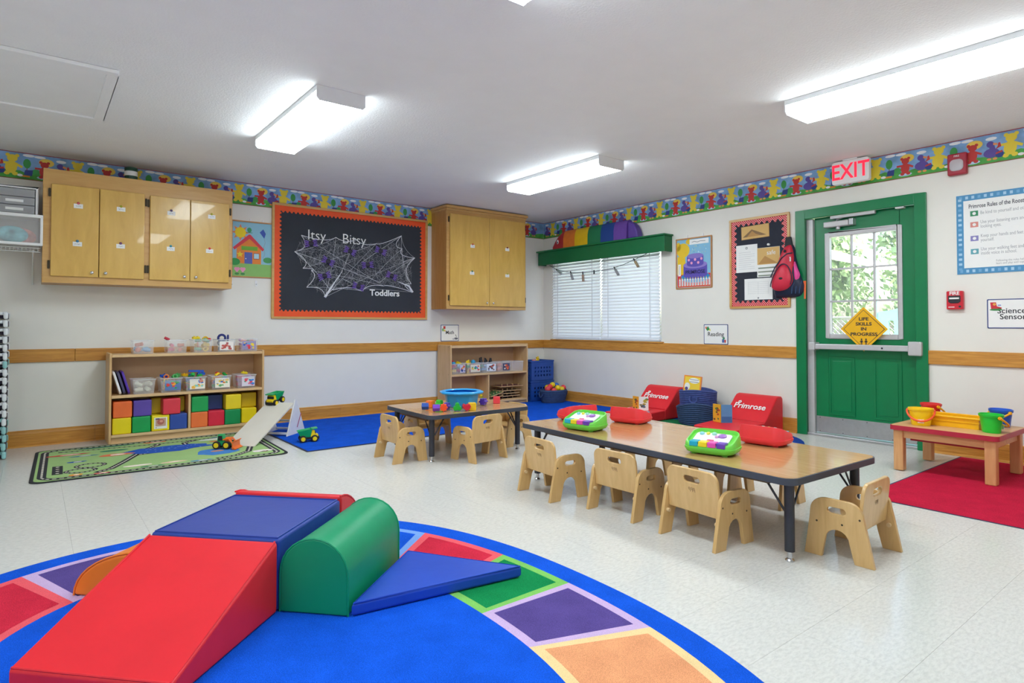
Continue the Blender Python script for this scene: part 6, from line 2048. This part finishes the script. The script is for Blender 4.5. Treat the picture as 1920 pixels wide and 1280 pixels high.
m_tire = pm('black_tyre', '#1b1b20', .7, .05)
m_tgreen, m_tyel, m_torange = paint('#12a860', .35), paint('#f4d50f', .35), paint('#f0701c', .35)
def wheels(t, pts, r, w):
    for x, y in pts:
        s_ = 1 if y > 0 else -1
        o = MB().cyl((x, y - w / 2, r), (x, y + w / 2, r), r, m_tire, n=18).build('wheel', t, bevel=.004, smooth=40)
        MB().cyl((x, y + s_ * w / 2, r), (x, y + s_ * (w / 2 + .002), r), r * .62, m_tyel, n=16).build('hub', o)
def dump_truck(label, loc, rot):
    t = thing('toy_dump_truck', label, 'toy truck', loc, rot, 'green and yellow toy dump trucks')
    MB().box(-.07, .075, -.03, .03, .022, .04, m_tire).build('chassis', t, bevel=.004)
    Tp = Matrix(((1, 0, 0, 0), (0, 0, 1, 0), (0, 1, 0, 0), (0, 0, 0, 1)))
    MB().prism([(.02, .04), (.08, .04), (.082, .062), (.062, .066), (.052, .098), (.02, .098)], -.034, .034, m_tyel, T=Tp).build('cab', t, bevel=.004)
    MB().box(.08, .09, -.034, .034, .02, .045, m_tire).build('bumper', t, bevel=.003)
    MB().prism([(.055, .07), (.062, .068), (.055, .092), (.05, .092)], -.0345, .0345, m_tire, T=Tp).build('windscreen', t)
    b = MB()      # tipping bed: a tapered open tray with a canopy lip over the cab
    v0 = [(-.06, -.03, .042), (.018, -.03, .042), (.018, .03, .042), (-.06, .03, .042)]
    v1 = [(-.09, -.045, .095), (.03, -.045, .112), (.03, .045, .112), (-.09, .045, .095)]
    v2 = [(-.082, -.038, .095), (.024, -.038, .112), (.024, .038, .112), (-.082, .038, .095)]
    v3 = [(-.056, -.025, .052), (.014, -.025, .052), (.014, .025, .052), (-.056, .025, .052)]
    f = [(3, 2, 1, 0)]
    for k in range(3):
        f += [(k * 4 + i, k * 4 + (i + 1) % 4, (k + 1) * 4 + (i + 1) % 4, (k + 1) * 4 + i) for i in range(4)]
    f.append((12, 13, 14, 15))
    b.add(v0 + v1 + v2 + v3, f, m_tgreen)
    b.build('bed', t)
    MB().prism([(.026, .108), (.07, .108), (.074, .118), (.026, .114)], -.04, .04, m_tgreen, T=Tp).build('bed_canopy', t)
    wheels(t, [(-.045, -.042), (-.045, .042), (.05, -.042), (.05, .042)], .029, .022)
    return t
dump_truck('green and yellow toy dump truck on the blue carpet', (-3.765, -1.25, .0082), R(-12))
dump_truck('green and yellow toy dump truck at the top of the ramp', (-3.84 - .01, -.64, .276), (0, R(14), R(215)))
lo = thing('toy_loader', 'green and orange toy loader at the foot of the ramp', 'toy truck', (-4.40, -1.13, .0082), R(-38))
Tp = Matrix(((1, 0, 0, 0), (0, 0, 1, 0), (0, 1, 0, 0), (0, 0, 0, 1)))
MB().box(-.07, .06, -.026, .026, .025, .055, m_tgreen).build('chassis', lo, bevel=.005)
MB().prism([(-.055, .055), (.0, .055), (-.008, .115), (-.048, .115)], -.024, .024, m_tgreen, T=Tp).build('cab', lo, bevel=.004)
MB().prism([(-.047, .066), (-.008, .066), (-.013, .104), (-.043, .104)], -.0245, .0245, m_tire, T=Tp).build('cab_window', lo)
for s_ in (-1, 1):
    MB().tube([(-.0, s_ * .034, .075), (.045, s_ * .034, .082), (.085, s_ * .034, .035)], .007, m_torange, n=6).build('arm', lo)
MB().box(.01, .05, -.022, .022, .055, .09, m_torange).build('engine_cover', lo, bevel=.004)
MB().prism([(.085, .004), (.115, .002), (.118, .006), (.094, .02), (.092, .055), (.106, .068), (.1, .072), (.084, .058)], -.065, .065, m_torange, T=Tp).build('bucket_blade', lo)
wheels(lo, [(-.05, -.038), (-.05, .038), (.03, -.038), (.03, .038)], .032, .02)

# ------------------------------------------------------------------ blue tub and shape blocks on the small table
ZS = .3526
m_tub = pm('sky_blue_plastic', '#2aa0e6', .3, .04, 6, coat=.2)
tb = thing('water_tub', 'sky blue plastic tub with a wavy rim on the small table', 'tub', (-2.905, -2.335, ZS))
tb.scale = (.92, .92, .95)
MB().lathe([(0, .0005), (.128, .0005), (.132, .006), (.146, .105), (.143, .105), (.126, .012), (0, .01)], m_tub, 44, 1, 1, wob=lambda t, j: .025 * math.cos(8 * t)).build('tub_wall', tb, smooth=60)
MB().lathe([(.143, .104), (.160, .105), (.184, .112), (.190, .12), (.186, .128), (.168, .134), (.150, .132), (.143, .124)], m_tub, 48, 1, 1, wob=lambda t, j: .03 * math.cos(8 * t) if j in (2, 3, 4) else .02 * math.cos(8 * t)).build('wavy_rim', tb, smooth=70)
def shape_block(label, outl, hx, loc, rot, l=.026):
    t = thing('shape_block', label, 'toy block', loc, rot, 'shape sorter blocks on the small table')
    m = paint(hx, .35)
    MB().prism(outl, -l, l, m, T=Matrix(((1, 0, 0, 0), (0, 0, 1, 0), (0, 1, 0, 0), (0, 0, 0, 1)))).build('block', t, bevel=.002)
    c = [(p[0] * .55, (p[1] - .028) * .55 + .028) for p in outl]
    MB().prism(c, -l - .0015, l + .0015, m, T=Matrix(((1, 0, 0, 0), (0, 0, 1, 0), (0, 1, 0, 0), (0, 0, 0, 1)))).build('face_relief', t)
    return t
q_ = .028
hexa = [(q_ * 1.1 * math.cos(PI / 3 * i), q_ + q_ * 1.1 * math.sin(PI / 3 * i) * .9) for i in range(6)]
sqr = rrect(-q_, 0, q_, 2 * q_, .005, 2)
flower = [((q_ * (1.0 + .18 * math.cos(6 * 2 * PI * i / 36))) * math.cos(2 * PI * i / 36) * .95, q_ * 1.08 + q_ * (1.0 + .18 * math.cos(6 * 2 * PI * i / 36)) * math.sin(2 * PI * i / 36) * .92) for i in range(36)]
clover = []
for k in range(3):
    a0 = PI / 2 + k * 2 * PI / 3
    for i in range(9):
        a = a0 - R(105) + R(210) * i / 8
        clover.append((q_ * .62 * math.cos(a0) + q_ * .58 * math.cos(a), q_ * 1.0 + q_ * .62 * math.sin(a0) + q_ * .58 * math.sin(a)))
heart = [(0, 0), (.026, .02), (.03, .038), (.018, .054), (0, .044), (-.018, .054), (-.03, .038), (-.026, .02)]
bur = star(0, q_ * 1.1, q_ * 1.12, q_ * .8, 8)
for args in [('blue hexagon shape block at the left on the small table', hexa, '#1f4fa8', (-3.255, -2.36, ZS + .002), R(60)),
             ('orange square shape block behind the purple block on the small table', sqr, '#f0762c', (-3.15, -2.26, ZS), R(30)),
             ('purple ridged shape block left of the orange star block', hexa, '#7a3fc0', (-3.235, -2.49, ZS + .002), R(62)),
             ('orange star shape block in front on the small table', bur, '#f4521c', (-3.185, -2.515, ZS + .001), R(-30)),
             ('purple flower shape block right of the orange star block', flower, '#5a3fa8', (-3.12, -2.455, ZS), R(-50)),
             ('small green shape block between the purple blocks', clover, '#3fc03c', (-3.09, -2.30, ZS), R(10)),
             ('green clover shape block in front of the blue tub', clover, '#18b02c', (-3.085, -2.55, ZS + .0015), R(-30)),
             ('red heart shape block in front of the blue tub', heart, '#cf1f38', (-3.025, -2.585, ZS), R(-22)),
             ('yellow square shape block beside the red heart block', sqr, '#f2c81c', (-2.965, -2.575, ZS), R(-25)),
             ('purple flower shape block right of the blue tub', flower, '#5a35b0', (-2.735, -2.40, ZS), R(-60)),
             ('red square shape block alone at the right of the small table', sqr, '#ea3f4c', (-2.575, -2.365, ZS), R(-35))]:
    shape_block(*args)

# ------------------------------------------------------------------ rainbow caterpillar on the valance
ct = thing('foam_caterpillar', 'rainbow striped foam caterpillar lying on the green valance', 'toy caterpillar', (-.075, -1.05, 2.0255))
u_ = -.09 + .0
cols = [('#b02c34', -.355, -.56), ('#d9772c', -.56, -.775), ('#e0b814', -.775, -1.01), ('#12754a', -1.01, -1.235), ('#14408c', -1.235, -1.45), ('#6a44a0', -1.45, -1.65)]
hC, wC = .235, .07
def csec(h, k=10):
    return [(wC * math.cos(PI * i / k), h * math.sin(PI * i / k) ** .55 if 0 < i < k else 0.) for i in range(k + 1)]
for hx, ya, yb in cols:
    b = MB()
    n = 6
    rows = []
    for i in range(n + 1):
        y = ya + (yb - ya) * i / n
        if ya == -.355:
            hh = hC * math.sin(PI / 2 * min(1, .06 + .94 * i / n)) ** .55
        else:
            hh = hC
        rows.append([(p[0], y + 1.05, p[1]) for p in csec(hh)])
    m_ = len(rows[0])
    v = [p for r_ in rows for p in r_]
    f = [(i * m_ + j, i * m_ + j + 1, (i + 1) * m_ + j + 1, (i + 1) * m_ + j) for i in range(n) for j in range(m_ - 1)]
    f += [tuple(range(m_))[::-1], tuple(n * m_ + j for j in range(m_))]
    f += [(i * m_, (i + 1) * m_, (i + 1) * m_ + m_ - 1, i * m_ + m_ - 1) for i in range(n)]
    b.add(v, f, pm('cater_' + hx.strip('#'), hx, .5, .05))
    sgm = b.build('body_segment', ct, smooth=50)
Tc = Matrix(((0, 0, 1, 0), (1, 0, 0, 0), (0, 1, 0, 0), (0, 0, 0, 1)))
tail = [(-.60 + .0, 0)] + [(-.60 - .155 * math.sin(PI / 2 * i / 8), .205 * math.cos(PI / 2 * i / 8)) for i in range(9)]
MB().prism(tail, -.05, .05, pm('cater_tail', '#5b3f98', .5, .05), T=Tc).build('tail', ct, bevel=.02, seg=3, smooth=50)
e = MB().ball((-.064, .60, .09), (.009, .022, .03), m_paper, 12, 8).build('eye', ct, smooth=60)
MB().ball((-.071, .597, .083), (.006, .01, .016), m_ink, 10, 8).build('pupil', e, smooth=60)

# garland of clothes pegs and card tubes
gl = thing('string_garland', 'dotted string garland sagging across the white blinds', 'garland', (-.052, 0, 0))
gp = [(-.187, 1.83), (-.27, 1.79), (-.352, 1.758), (-.48, 1.725), (-.627, 1.703), (-.839, 1.68), (-1.042, 1.688), (-1.2, 1.695), (-1.354, 1.705), (-1.52, 1.735), (-1.689, 1.78), (-1.80, 1.81), (-1.892, 1.841)]
m_string = pm('dark_twine', '#3a4a4c', .8, .6, 60)
MB().tube([(0, p[0], p[1]) for p in gp], .0035, m_string, n=6).build('string', gl)
b_ = None
m_peg = pm('dark_peg', '#2c2f3a', .5); m_tube = [pm('tube_%d' % i, h, .6, .2, 20) for i, h in enumerate(('#9aa5a0', '#8f8f92', '#9a8070', '#8a8a8c', '#9c8868'))]
for i, (y, z, rx, lb) in enumerate([(-.345, 1.752, 60, 'pale card tube hanging at the left end of the garland'), (-.615, 1.70, 22, 'grey card tube, second on the garland'), (-.839, 1.675, 5, 'tan card tube, third on the garland'), (-1.39, 1.70, 35, 'grey card tube right of the window mullion'), (-1.70, 1.775, 35, 'brown card tube at the right of the garland')]):
    t = thing('card_tube', lb, 'card tube', (-.058, y, z), (R(-rx), 0, 0), 'card tubes on the garland')
    MB().cyl((0, 0, -.10), (0, 0, -.018), .016, m_tube[i], n=14).build('tube', t, smooth=40)
    MB().box(-.005, .005, -.006, .006, -.03, .022, m_peg).build('clothes_peg', t)
t = thing('clothes_peg', 'empty dark clothes peg on the garland left of the window mullion', 'clothes peg', (-.058, -1.04, 1.685), (0, 0, 0))
MB().box(-.005, -.001, -.007, .007, -.03, .02, m_peg).build('peg_half', t, rot=(0, R(5), 0))
MB().box(.001, .005, -.007, .007, -.03, .02, m_peg).build('peg_half', t, rot=(0, R(-5), 0))

# ------------------------------------------------------------------ stack of cots at the left edge
m_cotf = pm('cot_fabric', '#2a2438', .8, .1, 40)
m_cotw = paint('#dfe3e6', .45); m_cott = paint('#8fc4c4', .45)
NC = 18
for i in range(NC):
    z = .004 + i * .0615
    t = thing('nap_cot', 'nap cot', 'cot', (-6.44, -.285, z), R(random.Random(i).uniform(-.6, .6)), 'stacked nap cots')
    ordi = ['lowest', 'second lowest', 'third', 'fourth', 'fifth', 'sixth', 'seventh', 'eighth', 'ninth', 'tenth', 'eleventh', 'twelfth', 'thirteenth', 'fourteenth', 'fifteenth', 'sixteenth', 'second highest', 'topmost'][i]
    t['label'] = 'dark mesh nap cot, %s in the stack at the left edge' % ordi if i in (0, 1, NC - 1, NC - 2) else 'dark mesh nap cot, %s from the floor in the stack at the left edge' % ordi
    me_ = m_cott if i < 5 else m_cotw
    MB().box(-.6, .6, -.22, .22, .038, .043, m_cotf).build('sling', t)
    for s_ in (-1, 1):
        MB().cyl((-.62, s_ * .235, .042), (.62, s_ * .235, .042), .012, me_, n=10).build('side_rail', t)
        e_ = MB().cyl((s_ * .63, -.235, .042), (s_ * .63, .235, .042), .014, me_, n=10).build('end_rail', t)
        for q in (-1, 1):
            MB().box(s_ * .64 - .014, s_ * .64 + .014, q * .24 - .018, q * .24 + .018, 0.0005, .056, m_cott if (i < 4 or i == 11) else m_cotw).build('corner_foot', t, bevel=.012)
    MB().box(.60, .648, -.215, .215, .006, .048, m_cotf).build('end_fabric', t)
